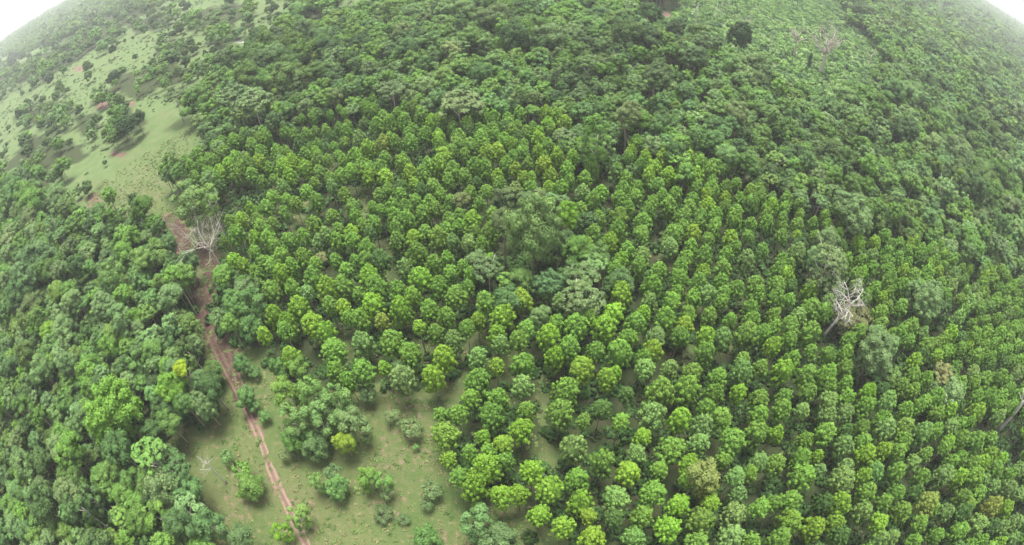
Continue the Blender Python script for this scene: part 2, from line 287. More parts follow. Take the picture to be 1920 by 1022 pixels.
def ground_material():
    """pasture grass, litter under the planted trees, dark forest floor and bare red soil, laid out by what grows where"""
    m, t, N, L = nodes('ground_cover')
    o = N('ShaderNodeOutputMaterial'); p = N('ShaderNodeBsdfPrincipled'); p.inputs['Roughness'].default_value = 0.95; p.inputs['Specular IOR Level'].default_value = 0.1
    tc = N('ShaderNodeTexCoord')
    def noise(s, d=5, rough=0.6):
        n = N('ShaderNodeTexNoise'); n.inputs['Scale'].default_value = s; n.inputs['Detail'].default_value = d; n.inputs['Roughness'].default_value = rough
        L(tc.outputs['Object'], n.inputs['Vector']); return n.outputs['Fac']
    def mix(f, a, b, mode='MIX'):
        x = N('ShaderNodeMixRGB'); x.blend_type = mode
        if isinstance(f, float): x.inputs[0].default_value = f
        else: L(f, x.inputs[0])
        for i, q in ((1, a), (2, b)):
            if isinstance(q, tuple): x.inputs[i].default_value = (*q, 1)
            else: L(q, x.inputs[i])
        return x.outputs[0]
    def ramp(f, a, b):
        r = N('ShaderNodeMapRange'); r.inputs[1].default_value = a; r.inputs[2].default_value = b; r.clamp = True; L(f, r.inputs[0]); return r.outputs[0]
    def attr(n):
        a = N('ShaderNodeAttribute'); a.attribute_name = n; return a.outputs['Fac']
    big, mid, fine, tiny = noise(0.028), noise(0.17), noise(0.9), noise(4.5, 3, 0.7)
    # short grass: lush, worn and straw coloured patches
    g = mix(ramp(mid, 0.38, 0.62), (0.044, 0.080, 0.021), (0.074, 0.096, 0.032))
    g = mix(ramp(big, 0.40, 0.66), g, (0.085, 0.096, 0.038))
    g = mix(ramp(fine, 0.56, 0.74), g, (0.150, 0.128, 0.070))
    g = mix(ramp(fine, 0.44, 0.26), g, (0.038, 0.072, 0.018))
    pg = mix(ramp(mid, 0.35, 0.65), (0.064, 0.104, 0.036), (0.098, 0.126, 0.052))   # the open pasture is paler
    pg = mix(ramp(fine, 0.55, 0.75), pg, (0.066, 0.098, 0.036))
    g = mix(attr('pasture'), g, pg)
    fl = mix(ramp(fine, 0.4, 0.62), (0.036, 0.042, 0.018), (0.024, 0.042, 0.012))     # leaf litter and low plants
    fl = mix(ramp(mid, 0.56, 0.74), fl, (0.052, 0.038, 0.025))
    g = mix(attr('floor'), g, fl)
    so = mix(ramp(mid, 0.35, 0.65), (0.090, 0.058, 0.042), (0.130, 0.088, 0.064))
    so = mix(ramp(fine, 0.5, 0.75), so, (0.17, 0.12, 0.09))
    sp = N('ShaderNodeMath'); sp.operation = 'ADD'; L(attr('soil'), sp.inputs[0])
    q = N('ShaderNodeMapRange'); q.inputs[1].default_value = 0; q.inputs[2].default_value = 1; q.inputs[3].default_value = -0.45; q.inputs[4].default_value = 0.45
    L(fine, q.inputs[0]); L(q.outputs[0], sp.inputs[1])
    g = mix(ramp(sp.outputs[0], 0.42, 0.62), g, so)
    g = mix(0.55, g, mix(ramp(tiny, 0.3, 0.7), (0.45, 0.45, 0.45), (1.45, 1.45, 1.45)), 'MULTIPLY')
    L(g, p.inputs['Base Color'])
    b = N('ShaderNodeBump'); b.inputs['Strength'].default_value = 0.6; b.inputs['Distance'].default_value = 0.25
    L(tiny, b.inputs['Height']); L(b.outputs[0], p.inputs['Normal']); L(p.outputs[0], o.inputs['Surface'])
    return m

def soil_material():
    m, t, N, L = nodes('red_earth')
    o = N('ShaderNodeOutputMaterial'); p = N('ShaderNodeBsdfPrincipled'); p.inputs['Roughness'].default_value = 0.95; p.inputs['Specular IOR Level'].default_value = 0.15
    tc = N('ShaderNodeTexCoord'); a = N('ShaderNodeAttribute'); a.attribute_name = 'wear'
    def noise(s, d=5):
        n = N('ShaderNodeTexNoise'); n.inputs['Scale'].default_value = s; n.inputs['Detail'].default_value = d; n.inputs['Roughness'].default_value = 0.65
        L(tc.outputs['Object'], n.inputs['Vector']); return n.outputs['Fac']
    def mix(f, x, y):
        k = N('ShaderNodeMixRGB'); L(f, k.inputs[0])
        for i, q in ((1, x), (2, y)):
            if isinstance(q, tuple): k.inputs[i].default_value = (*q, 1)
            else: L(q, k.inputs[i])
        return k.outputs[0]
    def ramp(f, lo, hi):
        r = N('ShaderNodeMapRange'); r.inputs[1].default_value = lo; r.inputs[2].default_value = hi; L(f, r.inputs[0]); return r.outputs[0]
    c = mix(ramp(noise(0.35), 0.35, 0.65), (0.034, 0.019, 0.015), (0.060, 0.035, 0.027))
    c = mix(a.outputs['Fac'], c, (0.19, 0.130, 0.100))
    c = mix(ramp(noise(1.6), 0.55, 0.72), c, (0.085, 0.054, 0.042))
    c = mix(ramp(noise(0.55, 7), 0.54, 0.62), c, (0.070, 0.092, 0.032))
    L(c, p.inputs['Base Color'])
    b = N('ShaderNodeBump'); b.inputs['Strength'].default_value = 0.7; b.inputs['Distance'].default_value = 0.2
    L(noise(2.5), b.inputs['Height']); L(b.outputs[0], p.inputs['Normal']); L(p.outputs[0], o.inputs['Surface'])
    return m
M_GROUND = ground_material(); M_SOIL = soil_material()

# ------------------------------------------------------------------ mesh helpers
def make_mesh(name, v, f, mats, smooth=False, attrs=None, mi=None):
    me = bpy.data.meshes.new(name)
    v = np.ascontiguousarray(v, np.float32); f = np.ascontiguousarray(f, np.int32)
    me.vertices.add(len(v)); me.vertices.foreach_set('co', v.ravel())
    k = f.shape[1]
    me.loops.add(f.size); me.loops.foreach_set('vertex_index', f.ravel())
    me.polygons.add(len(f)); me.polygons.foreach_set('loop_start', np.arange(0, f.size, k, dtype=np.int32))
    for m in (mats if isinstance(mats, (list, tuple)) else [mats]): me.materials.append(m)
    if mi is not None: me.polygons.foreach_set('material_index', np.ascontiguousarray(mi, np.int32))
    me.update(calc_edges=True)
    me.polygons.foreach_set('use_smooth', np.full(len(f), smooth))
    for n, (dom, typ, dat) in (attrs or {}).items():
        a = me.attributes.new(n, typ, dom)
        a.data.foreach_set({'FLOAT': 'value', 'FLOAT_COLOR': 'color'}[typ], np.ascontiguousarray(dat, np.float32).ravel())
    return me

_p = (1 + 5 ** .5) / 2
ICO = np.array([(-1,_p,0),(1,_p,0),(-1,-_p,0),(1,-_p,0),(0,-1,_p),(0,1,_p),(0,-1,-_p),(0,1,-_p),(_p,0,-1),(_p,0,1),(-_p,0,-1),(-_p,0,1)]) / math.hypot(1, _p)
ICOF = np.array([(0,11,5),(0,5,1),(0,1,7),(0,7,10),(0,10,11),(1,5,9),(5,11,4),(11,10,2),(10,7,6),(7,1,8),(3,9,4),(3,4,2),(3,2,6),(3,6,8),(3,8,9),(4,9,5),(2,4,11),(6,2,10),(8,6,7),(9,8,1)])

def unit(a): return a / (np.linalg.norm(a, axis=-1, keepdims=True) + 1e-9)

def leaf_cloud(lobes, per, size, rg, core=0.72, flat=0.0, spread=0.42, aspect=0.62, out=0.75):
    """quads and core shells of a crown: lobes = (x, y, z, rx, rz); returns vertices, quads, colour variation per quad"""
    V, F, A = [], [], []
    lo = np.array(lobes, float); n0 = 0
    cen = lo[:, :3].mean(0)
    for L in lo:
        n = max(3, int(per * (L[3] / lo[:, 3].mean()) ** 2))
        d = unit(rg.normal(size=(n, 3)))
        od = unit((L[:3] - cen) + np.array([0, 0, 0.25]))
        d = unit(d + od * out)                        # more leaves on the lobe's outer side
        rad = np.array([L[3], L[3], L[4]])
        c = L[:3] + d * rad * (0.80 + 0.38 * rg.random((n, 1)) ** 1.6)
        nm = unit(d / rad * rad.mean() + rg.normal(size=(n, 3)) * spread + np.array([0, 0, flat + 0.25]))
        u = unit(np.cross(nm, rg.normal(size=(n, 3)))); w_ = np.cross(nm, u)
        s = size * (0.65 + 0.7 * rg.random((n, 1)))
        q = np.stack([c - u * s, c + w_ * s * aspect - u * s * 0.1, c + u * s, c - w_ * s * aspect - u * s * 0.1], 1).reshape(-1, 3)
        V.append(q); F.append(np.arange(4 * n).reshape(-1, 4) + n0); n0 += 4 * n
        A.append(np.clip(0.5 + 0.30 * rg.normal() * 0.6 + 0.22 * rg.normal(size=n), 0, 1))
    V = np.concatenate(V); F = np.concatenate(F); A = np.concatenate(A)
    if core:
        m = len(lo); jit = 1 + 0.22 * rg.normal(size=(m, 12, 1))
        cv = (lo[:, None, :3] + ICO[None] * jit * lo[:, None, [3, 3, 4]] * core).reshape(-1, 3)
        cf = (ICOF[None] + (np.arange(m) * 12)[:, None, None]).reshape(-1, 3) + len(V)
        cf = np.concatenate([cf, cf[:, 2:3]], 1)      # kept as quads with a doubled corner, split off below
        V = np.concatenate([V, cv]); F = np.concatenate([F, cf]); A = np.concatenate([A, np.full(len(cf), 0.35)])
    return V, F, A

def fix_tris(F):
    """separates real quads from triangles"""
    t = F[:, 2] == F[:, 3]
    return F[~t], F[t][:, :3], ~t

def mixed_mesh(name, V, F, A, mats, tint=None, mi=None):
    Q, T, sel = fix_tris(F)
    me = bpy.data.meshes.new(name)
    me.vertices.add(len(V)); me.vertices.foreach_set('co', np.ascontiguousarray(V, np.float32).ravel())
    li = np.concatenate([Q.ravel(), T.ravel()]).astype(np.int32)
    ls = np.concatenate([np.arange(len(Q)) * 4, len(Q) * 4 + np.arange(len(T)) * 3]).astype(np.int32)
    me.loops.add(len(li)); me.loops.foreach_set('vertex_index', li)
    me.polygons.add(len(ls)); me.polygons.foreach_set('loop_start', ls)
    for m in mats: me.materials.append(m)
    order = np.concatenate([np.where(sel)[0], np.where(~sel)[0]])
    if mi is not None: me.polygons.foreach_set('material_index', mi[order].astype(np.int32))
    me.update(calc_edges=False)
    a = me.attributes.new('leafvar', 'FLOAT', 'FACE'); a.data.foreach_set('value', np.ascontiguousarray(A[order], np.float32))
    if tint is not None:
        a = me.attributes.new('tint', 'FLOAT_COLOR', 'FACE')
        c = np.ones((len(F), 4), np.float32); c[:, :3] = tint[order]; a.data.foreach_set('color', c.ravel())
    return me

def tube(path, radii, n=7, cap=True):
    """tapered round tube through the points of a path"""
    P = np.array(path, float); R = np.array(radii, float); m = len(P)
    T = np.gradient(P, axis=0); T = unit(T)
    ref = np.array([0.0, 1.0, 0.0]) if abs(T[0][1]) < 0.8 else np.array([1.0, 0, 0])
    U = unit(np.cross(T, ref)); W = np.cross(T, U)
    a = np.arange(n) * 2 * math.pi / n
    V = (P[:, None] + R[:, None, None] * (U[:, None] * np.cos(a)[None, :, None] + W[:, None] * np.sin(a)[None, :, None])).reshape(-1, 3)
    i = np.arange(m - 1)[:, None] * n + np.arange(n)[None]; j = np.arange(m - 1)[:, None] * n + (np.arange(n)[None] + 1) % n
    F = np.stack([i, j, j + n, i + n], -1).reshape(-1, 4)
    if cap:
        V = np.concatenate([V, P[:1], P[-1:]]); k = m * n
        b0 = np.stack([np.arange(n), np.full(n, k), np.roll(np.arange(n), -1), np.roll(np.arange(n), -1)], -1)
        b1 = np.stack([np.arange(n) + (m - 1) * n, np.roll(np.arange(n), -1) + (m - 1) * n, np.full(n, k + 1), np.full(n, k + 1)], -1)
        F = np.concatenate([F, b0, b1])
    return V, F

def join(parts):
    V, F, k = [], [], 0
    for v, f in parts: V.append(v); F.append(f + k); k += len(v)
    return np.concatenate(V), np.concatenate(F)

def wood_mesh(name, parts, mat):
    V, F = join(parts)
    me = mixed_mesh(name, V, F, np.zeros(len(F)), [mat]); me.polygons.foreach_set('use_smooth', np.ones(len(me.polygons), bool)); return me

# ------------------------------------------------------------------ crown shapes, each of unit radius about its own centre
def lobes_planted(rg):
    """upright domed crown: a full rounded cap of fluffy tufts over a narrower skirt"""
    L = []
    n = 84; ph = rg.uniform(0, 6.28)
    for i in range(n):
        z = 1 - 2.0 * (i + 0.5) / n; a = i * 2.39996 + rg.normal() * 0.25
        if i == 0: sh = rg.uniform(0.03, 0.13, 2)
        w_ = ((1 - z ** 1.7) ** 0.72 if z > 0 else 1 - 0.30 * z * z) * 0.86 * (1 + 0.08 * rg.normal() + sh[0] * math.sin(2 * a + ph) + sh[1] * math.sin(3 * a + 2 * ph))
        if z < -0.55 and rg.random() < 0.35: continue
        r = 0.14 * (1 + 0.30 * rg.normal()); r = max(0.07, r)
        L.append((math.cos(a) * w_, math.sin(a) * w_, z * 0.94 + 0.04 * rg.normal(), r, r * 0.85))
    L.append((0, 0, 0.02, 0.78, 0.80)); L.append((0, 0, -0.5, 0.68, 0.45))
    return L
def lobes_broad(rg, n=42, flat=0.62, r0=0.27):
    """irregular spreading crown made of uneven domes"""
    L = []; lob = [(rg.uniform(0, 6.28), rg.uniform(0.7, 1.12)) for _ in range(5)]
    for i in range(n):
        z = 1 - 1.75 * (i + 0.5) / n; a = i * 2.39996 + rg.normal() * 0.5
        k = 0.82 + 0.22 * math.sin(a * 2 + lob[0][0]) + 0.12 * math.sin(a * 3 + lob[1][0])
        w_ = math.sqrt(max(0.12, 1 - z * z)) * 0.78 * k * (1 + 0.12 * rg.normal())
        r = r0 * (1 + 0.32 * rg.normal()); r = max(0.13, r)
        L.append((math.cos(a) * w_, math.sin(a) * w_, z * flat + 0.10 * rg.normal(), r, r * 0.75))
    L.append((0, 0, 0, 0.6, 0.42))
    return L
def lobes_feather(rg):
    """wide, thin layered crown of flat sprays with gaps"""
    L = []
    for i in range(64):
        a = rg.uniform(0, 6.283); w_ = math.sqrt(rg.random()) * (0.9 + 0.1 * math.sin(3 * a))
        z = 0.30 * (1 - w_ * w_) + rg.choice([0, -0.16, -0.34]) * (0.4 + rg.random())
        r = 0.13 * (1 + 0.4 * rg.random()); L.append((math.cos(a) * w_, math.sin(a) * w_, z, r, r * 0.42))
    return L
def lobes_grand(rg):
    """big old crown: many small domes over a broad irregular shape"""
    L = lobes_broad(rg, 120, 0.62, 0.135)
    L += [(0.4 * math.cos(a), 0.4 * math.sin(a), 0.0, 0.34, 0.26) for a in (0, 1.3, 2.5, 3.8, 5.0)]
    return L
def lobes_shrub(rg):
    L = []
    for i in range(16):
        a = rg.uniform(0, 6.283); w_ = math.sqrt(rg.random()) * 0.8
        r = 0.26 * (1 + 0.4 * rg.normal() * 0.6); L.append((math.cos(a) * w_, math.sin(a) * w_, 0.45 * (1 - w_ * w_) * rg.random() + 0.1, abs(r) + .05, abs(r) * 0.8))
    return L
def lobes_tall(rg):
    """tall crown of stacked separate clumps, gaps between"""
    L = []
    for i in range(26):
        z = 1.15 - 2.2 * (i + 0.5) / 26; a = i * 2.39996 + rg.normal() * 0.6
        w_ = (0.62 + 0.25 * rg.normal() * 0.6) * math.sqrt(max(0.05, 1 - (z / 1.3) ** 2))
        r = 0.24 * (1 + 0.3 * rg.normal()); r = max(0.12, r); L.append((math.cos(a) * w_, math.sin(a) * w_, z, r, r * 0.65))
    return L

KINDS = {  # name: lobes, number of variants, leaves per lobe and leaf size for the three finenesses
    'planted': (lobes_planted, 14, [(22, 0.064), (10, 0.100), (4, 0.15)]),
    'broad':   (lobes_broad, 10, [(110, 0.050), (34, 0.082), (13, 0.125)]),
    'feather': (lobes_feather, 4, [(36, 0.062), (12, 0.105), (4, 0.17)]),
    'tall':    (lobes_tall, 4, [(110, 0.055), (30, 0.100), (12, 0.16)]),
    'grand':   (lobes_grand, 5, [(80, 0.030), (24, 0.058), (6, 0.12)]),
    'shrub':   (lobes_shrub, 5, [(50, 0.10), (14, 0.18), (4, 0.32)]),
}
CLOUD, CROWN = {}, {}
for kn, (fn, nv, lod) in KINDS.items():
    for v in range(nv):
        for li, (per, sz) in enumerate(lod):
            rg = np.random.default_rng(zlib.crc32(kn.encode()) % 1000 + v * 7)
            lb = fn(rg)
            core = {'feather': 0.0, 'shrub': 0.55}.get(kn, 0.72)
            if li == 2:
                lb = [(x, y, z, r * 1.35, q * 1.35) for x, y, z, r, q in lb[::2] + lb[-1:]] if core else lb[::2]
            CLOUD[kn, v, li] = leaf_cloud(lb, per, sz, rg, core={'planted': 0.86}.get(kn, core), flat=0.5 if kn == 'feather' else 0.0, spread=0.30 if kn == 'planted' else 0.42)
        V, F, A = CLOUD[kn, v, 0]
        CROWN[kn, v] = mixed_mesh(kn + '_crown', V, F, A, [M_LEAF])

def trunk_mesh(name, mat, rg, limbs=5, crown=0.28, r=0.022, lean=0.03):
    """trunk of unit height with limbs that open into the crown"""
    ps = []
    b = rg.normal(size=2) * lean
    pth = [(b[0] * t * t, b[1] * t * t, t) for t in np.linspace(0, 0.92, 8)]
    rad = [r * (1.35 if t == 0 else 1) * (1 - 0.65 * t) for t in np.linspace(0, 0.92, 8)]
    ps.append(tube(pth, rad))
    for i in range(limbs):
        t = 0.55 + 0.3 * i / limbs; a = i * 2.4 + rg.normal() * 0.4; L = crown * (0.6 + 0.4 * rg.random())
        p0 = np.array([b[0] * t * t, b[1] * t * t, t]); d = np.array([math.cos(a), math.sin(a), 0.9])
        ps.append(tube([p0, p0 + d * L * 0.35, p0 + d * np.array([1, 1, 1.15]) * L * 0.75], [r * 0.42, r * 0.3, r * 0.12], 5))
    return wood_mesh(name, ps, mat)
TRUNK = {k: [trunk_mesh(k + '_trunk', mt, np.random.default_rng(50 + i * 3 + len(k)), lb, cr, rr, ln) for i in range(4)]
         for k, mt, lb, cr, rr, ln in (('planted', M_BARK, 5, 0.10, 0.011, 0.02), ('broad', M_BARK, 6, 0.24, 0.020, 0.06), ('feather', M_PALE, 7, 0.34, 0.017, 0.05),
                                       ('tall', M_PALE, 6, 0.2, 0.016, 0.04), ('shrub', M_BARK, 5, 0.4, 0.03, 0.08))}

TINTS = {'b': (0.142, 0.258, 0.026), 'n': (0.112, 0.216, 0.032), 'p': (0.128, 0.220, 0.056), 'd': (0.060, 0.125, 0.028), 'y': (0.155, 0.21, 0.036)}
def tint_of(code, rg, amt=0.07):
    c = np.array(TINTS[code]) * (1 + amt * rg.normal()); c *= 1 + amt * 0.6 * rg.normal(size=3); return np.clip(c, 0.008, 0.6)

# ------------------------------------------------------------------ what grows where
def regions(px, py, jit=None):
    """masks over pixel positions: planted block, gaps, clearing, pasture, belts, scrub"""
    if jit is not None: px = px + jit[0]; py = py + jit[1]
    infr = (px > -90) & (px < 2010) & (py > -110) & (py < 1100)
    any_ = lambda ps: np.any([inside(px, py, p) for p in ps], 0)
    pl = inside(px, py, PLANTATION); mx = any_(MIXED); gp = any_(GAPS)
    cl = inside(px, py, CLEARING) & ~pl; pa = inside(px, py, PASTURE) & ~cl
    wd = any_(WOODS_IN_PASTURE); sc = inside(px, py, SCRUB); ff = inside(px, py, FARFIELD)
    return infr, pl, mx, gp, cl, pa, wd, sc, ff

def build_ground():
    nr, na = 640, 620
    rr = 3.0 * (7000 / 3.0) ** (np.arange(nr) / (nr - 1)); rr[0] = 3.0
    aa = np.arange(na) * 2 * math.pi / na
    X = rr[:, None] * np.cos(aa)[None]; Y = rr[:, None] * np.sin(aa)[None]
    Z = zg(X, Y)
    V = np.stack([X, Y, Z], -1).reshape(-1, 3)
    i = np.arange(nr - 1)[:, None] * na + np.arange(na)[None]; j = np.arange(nr - 1)[:, None] * na + (np.arange(na)[None] + 1) % na
    F = np.stack([i, i + na, j + na, j], -1).reshape(-1, 4)
    V = np.concatenate([V, [[0, 0, 0]]]); c = len(V) - 1
    k = np.arange(0, na, 2); F = np.concatenate([F, np.stack([np.full(len(k), c), k, (k + 1) % na, (k + 2) % na], -1)])
    px, py, D = pix(V[:, 0], V[:, 1], V[:, 2])
    s = 300.0 / np.maximum(D, 60)
    j1 = (vnoise(V[:, 0] / 7, V[:, 1] / 7, 1) * 9 + vnoise(V[:, 0] / 2.2, V[:, 1] / 2.2, 2) * 5) * s.clip(0, 3)
    j2 = (vnoise(V[:, 0] / 7, V[:, 1] / 7, 5) * 7 + vnoise(V[:, 0] / 2.2, V[:, 1] / 2.2, 6) * 4) * s.clip(0, 3)
    infr, pl, mx, gp, cl, pa, wd, sc, ff = regions(px, py, (j1 * .8, j2 * .8))
    soil = np.any([inside(px + j1 * .5, py + j2 * .5, p) for p in BARE], 0).astype(float)
    n5 = vnoise(V[:, 0] / 5, V[:, 1] / 5, 9)
    soil = np.maximum(soil, 0.34 * ((pl & ~mx) * (n5 > 0.45)))
    soil = np.maximum(soil, cl * np.clip(0.30 + 0.45 * vnoise(V[:, 0] / 7, V[:, 1] / 7, 12), 0, 0.42))
    grassy = (cl | pa | sc | ff | (pl & gp)) & ~(wd & ~cl)
    lit = pl & gp & (n5 > -0.1)
    floor = np.where(grassy, 0.0, 1.0); floor = np.where(lit, 0.55, floor); floor = np.where(~infr & (D > 500), 0.35, floor)
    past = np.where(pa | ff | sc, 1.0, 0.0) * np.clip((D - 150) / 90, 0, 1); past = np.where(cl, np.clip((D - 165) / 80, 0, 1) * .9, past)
    me = make_mesh('ground', V, F, M_GROUND, True, {'soil': ('POINT', 'FLOAT', soil), 'floor': ('POINT', 'FLOAT', floor), 'pasture': ('POINT', 'FLOAT', past)})
    o = bpy.data.objects.new('ground', me); C.objects.link(o); o['kind'] = 'structure'; o['label'] = 'grass pasture and litter covered forest floor'
    return o
build_ground()

def build_track():
    V, F, W, k = [], [], [], 0
    for q, (_, pts) in enumerate(ROADS):
        P = np.array(pts, float); x, y, _t = at(P[:, 0], P[:, 1], 0.0)
        seg = np.hypot(np.diff(x), np.diff(y)); s = np.concatenate([[0], np.cumsum(seg)]); n = int(s[-1] / 0.45) + 2
        t = np.linspace(0, s[-1], n); X = np.interp(t, s, x); Y = np.interp(t, s, y); Wd = np.interp(t, s, P[:, 2])
        for _ in range(5): X[1:-1] = (X[:-2] + X[1:-1] * 2 + X[2:]) / 4; Y[1:-1] = (Y[:-2] + Y[1:-1] * 2 + Y[2:]) / 4
        dx = np.gradient(X); dy = np.gradient(Y); l = np.hypot(dx, dy); nx, ny = -dy / l, dx / l
        cols = np.linspace(-1, 1, 9)
        el = Wd * (1 + 0.30 * vnoise(t / 1.7, t * 0 + q, 21) + 0.25 * vnoise(t / 0.6, t * 0 + q, 22)); er = Wd * (1 + 0.30 * vnoise(t / 1.5, t * 0 + 7 + q, 23) + 0.25 * vnoise(t / 0.7, t * 0 + q, 24))
        e = min(6, n // 3); fade = np.ones(n); fade[:e] = np.linspace(0.15, 1, e); fade[-e:] = np.linspace(1, 0.15, e)
        off = np.where(cols[None] < 0, cols[None] * el[:, None], cols[None] * er[:, None]) * fade[:, None]
        rut = -0.05 * np.exp(-((np.abs(cols)[None] - 0.5) / 0.2) ** 2)
        vx = X[:, None] + nx[:, None] * off; vy = Y[:, None] + ny[:, None] * off
        vz = 0.07 + 0.012 * q + rut * (np.abs(cols)[None] < 0.9) - 0.05 * (np.abs(cols)[None] > 0.95)
        V.append(np.stack([vx, vy, vz + vx * 0], -1).reshape(-1, 3))
        dn = np.abs(off / np.maximum(Wd[:, None], 1.2))
        pyc = np.interp(t, s, P[:, 1])
        W.append((np.exp(-((dn - 0.45) / 0.16) ** 2) * np.clip((pyc[:, None] - 560) / 250, 0.12, 0.75) + np.clip((pyc[:, None] - 760) / 120, 0, 0.45)).ravel())
        a = (np.arange(n - 1)[:, None] * 9 + np.arange(8)[None]).ravel() + k
        F.append(np.stack([a, a + 9, a + 10, a + 1], -1)); k += n * 9
    me = make_mesh('dirt_track', np.concatenate(V), np.concatenate(F), M_SOIL, True, {'wear': ('POINT', 'FLOAT', np.clip(np.concatenate(W), 0, 1))})
    o = bpy.data.objects.new('dirt_track', me); C.objects.link(o); o['kind'] = 'structure'; o['label'] = 'rutted red dirt track between the woods and the planted trees'
build_track()

# pools of water on the pasture
mw, t_, N_, L_ = nodes('pool_water'); _o = N_('ShaderNodeOutputMaterial'); _q = N_('ShaderNodeBsdfPrincipled')
_q.inputs['Base Color'].default_value = (0.55, 0.56, 0.52, 1); _q.inputs['Roughness'].default_value = 0.04; _q.inputs['Metallic'].default_value = 0.6; L_(_q.outputs[0], _o.inputs[0])
for cx, cy, a, b, rot in ((471, 74, 13, 3.6, 0.7), (425, 93, 5, 3.0, 0.3), (383, 96, 3.2, 1.8, 0.2)):
    x, y, _ = at(cx, cy, 1.0); x = float(x); y = float(y); z0 = float(zg(x, y))
    rg = np.random.default_rng(int(cx)); tt = np.linspace(0, 2 * math.pi, 28, endpoint=False); rr = 1 + 0.22 * np.sin(3 * tt + 1) + 0.1 * rg.normal(size=28)
    u = np.array([x, y]) / math.hypot(x, y); v = np.array([-u[1], u[0]])
    ct, st = math.cos(rot), math.sin(rot); d1 = u * ct + v * st; d2 = -u * st + v * ct
    ring = [(x + d1[0] * a * c_ * q + d2[0] * b * s_ * q, y + d1[1] * a * c_ * q + d2[1] * b * s_ * q) for c_, s_, q in zip(np.cos(tt), np.sin(tt), rr)]
    zt = max(float(zg(p[0], p[1])) for p in ring) + 0.10
    V = np.array([(p[0], p[1], zt) for p in ring] + [(p[0], p[1], zt - 1.2) for p in ring] + [(x, y, zt)])
    F = [(i, (i + 1) % 28, 56, 56) for i in range(28)] + [(i + 28, (i + 1) % 28 + 28, (i + 1) % 28, i) for i in range(28)]
    me = mixed_mesh('water', V, np.array(F), np.zeros(len(F)), [mw]); o = bpy.data.objects.new('water', me); C.objects.link(o); o['kind'] = 'structure'

# ------------------------------------------------------------------ the trees: one record each
T = []     # kind, variant, x, y, crown centre height, radius, vertical stretch, tint, rotation, name, label
RG = np.random.default_rng(11)
OCC = []
def add(kind, x, y, hc, r, sz, tint, name=None, label=None, v=None):
    tint = np.array(tint, float); tint[2] = min(tint[2], 0.35 * tint[1]); tint[0] = max(tint[0], 0.50 * tint[1])
    nv = KINDS[kind][1]
    T.append(dict(kind=kind, v=int(RG.integers(nv)) if v is None else v, x=float(x), y=float(y), hc=float(hc), r=float(r), sz=float(sz), tint=np.array(tint), rot=float(RG.uniform(0, 6.283)), name=name, label=label))

def height_at(bx, by, tx, ty):
    """height above the ground point under pixel (bx, by) that shows nearest to pixel (tx, ty)"""
    x, y, _ = at(bx, by, 0.0); zs = np.linspace(1, 60, 240); px, py, _ = pix(x + zs * 0, y + zs * 0, zs)
    return float(x), float(y), float(zs[np.argmin(np.hypot(px - tx, py - ty))])

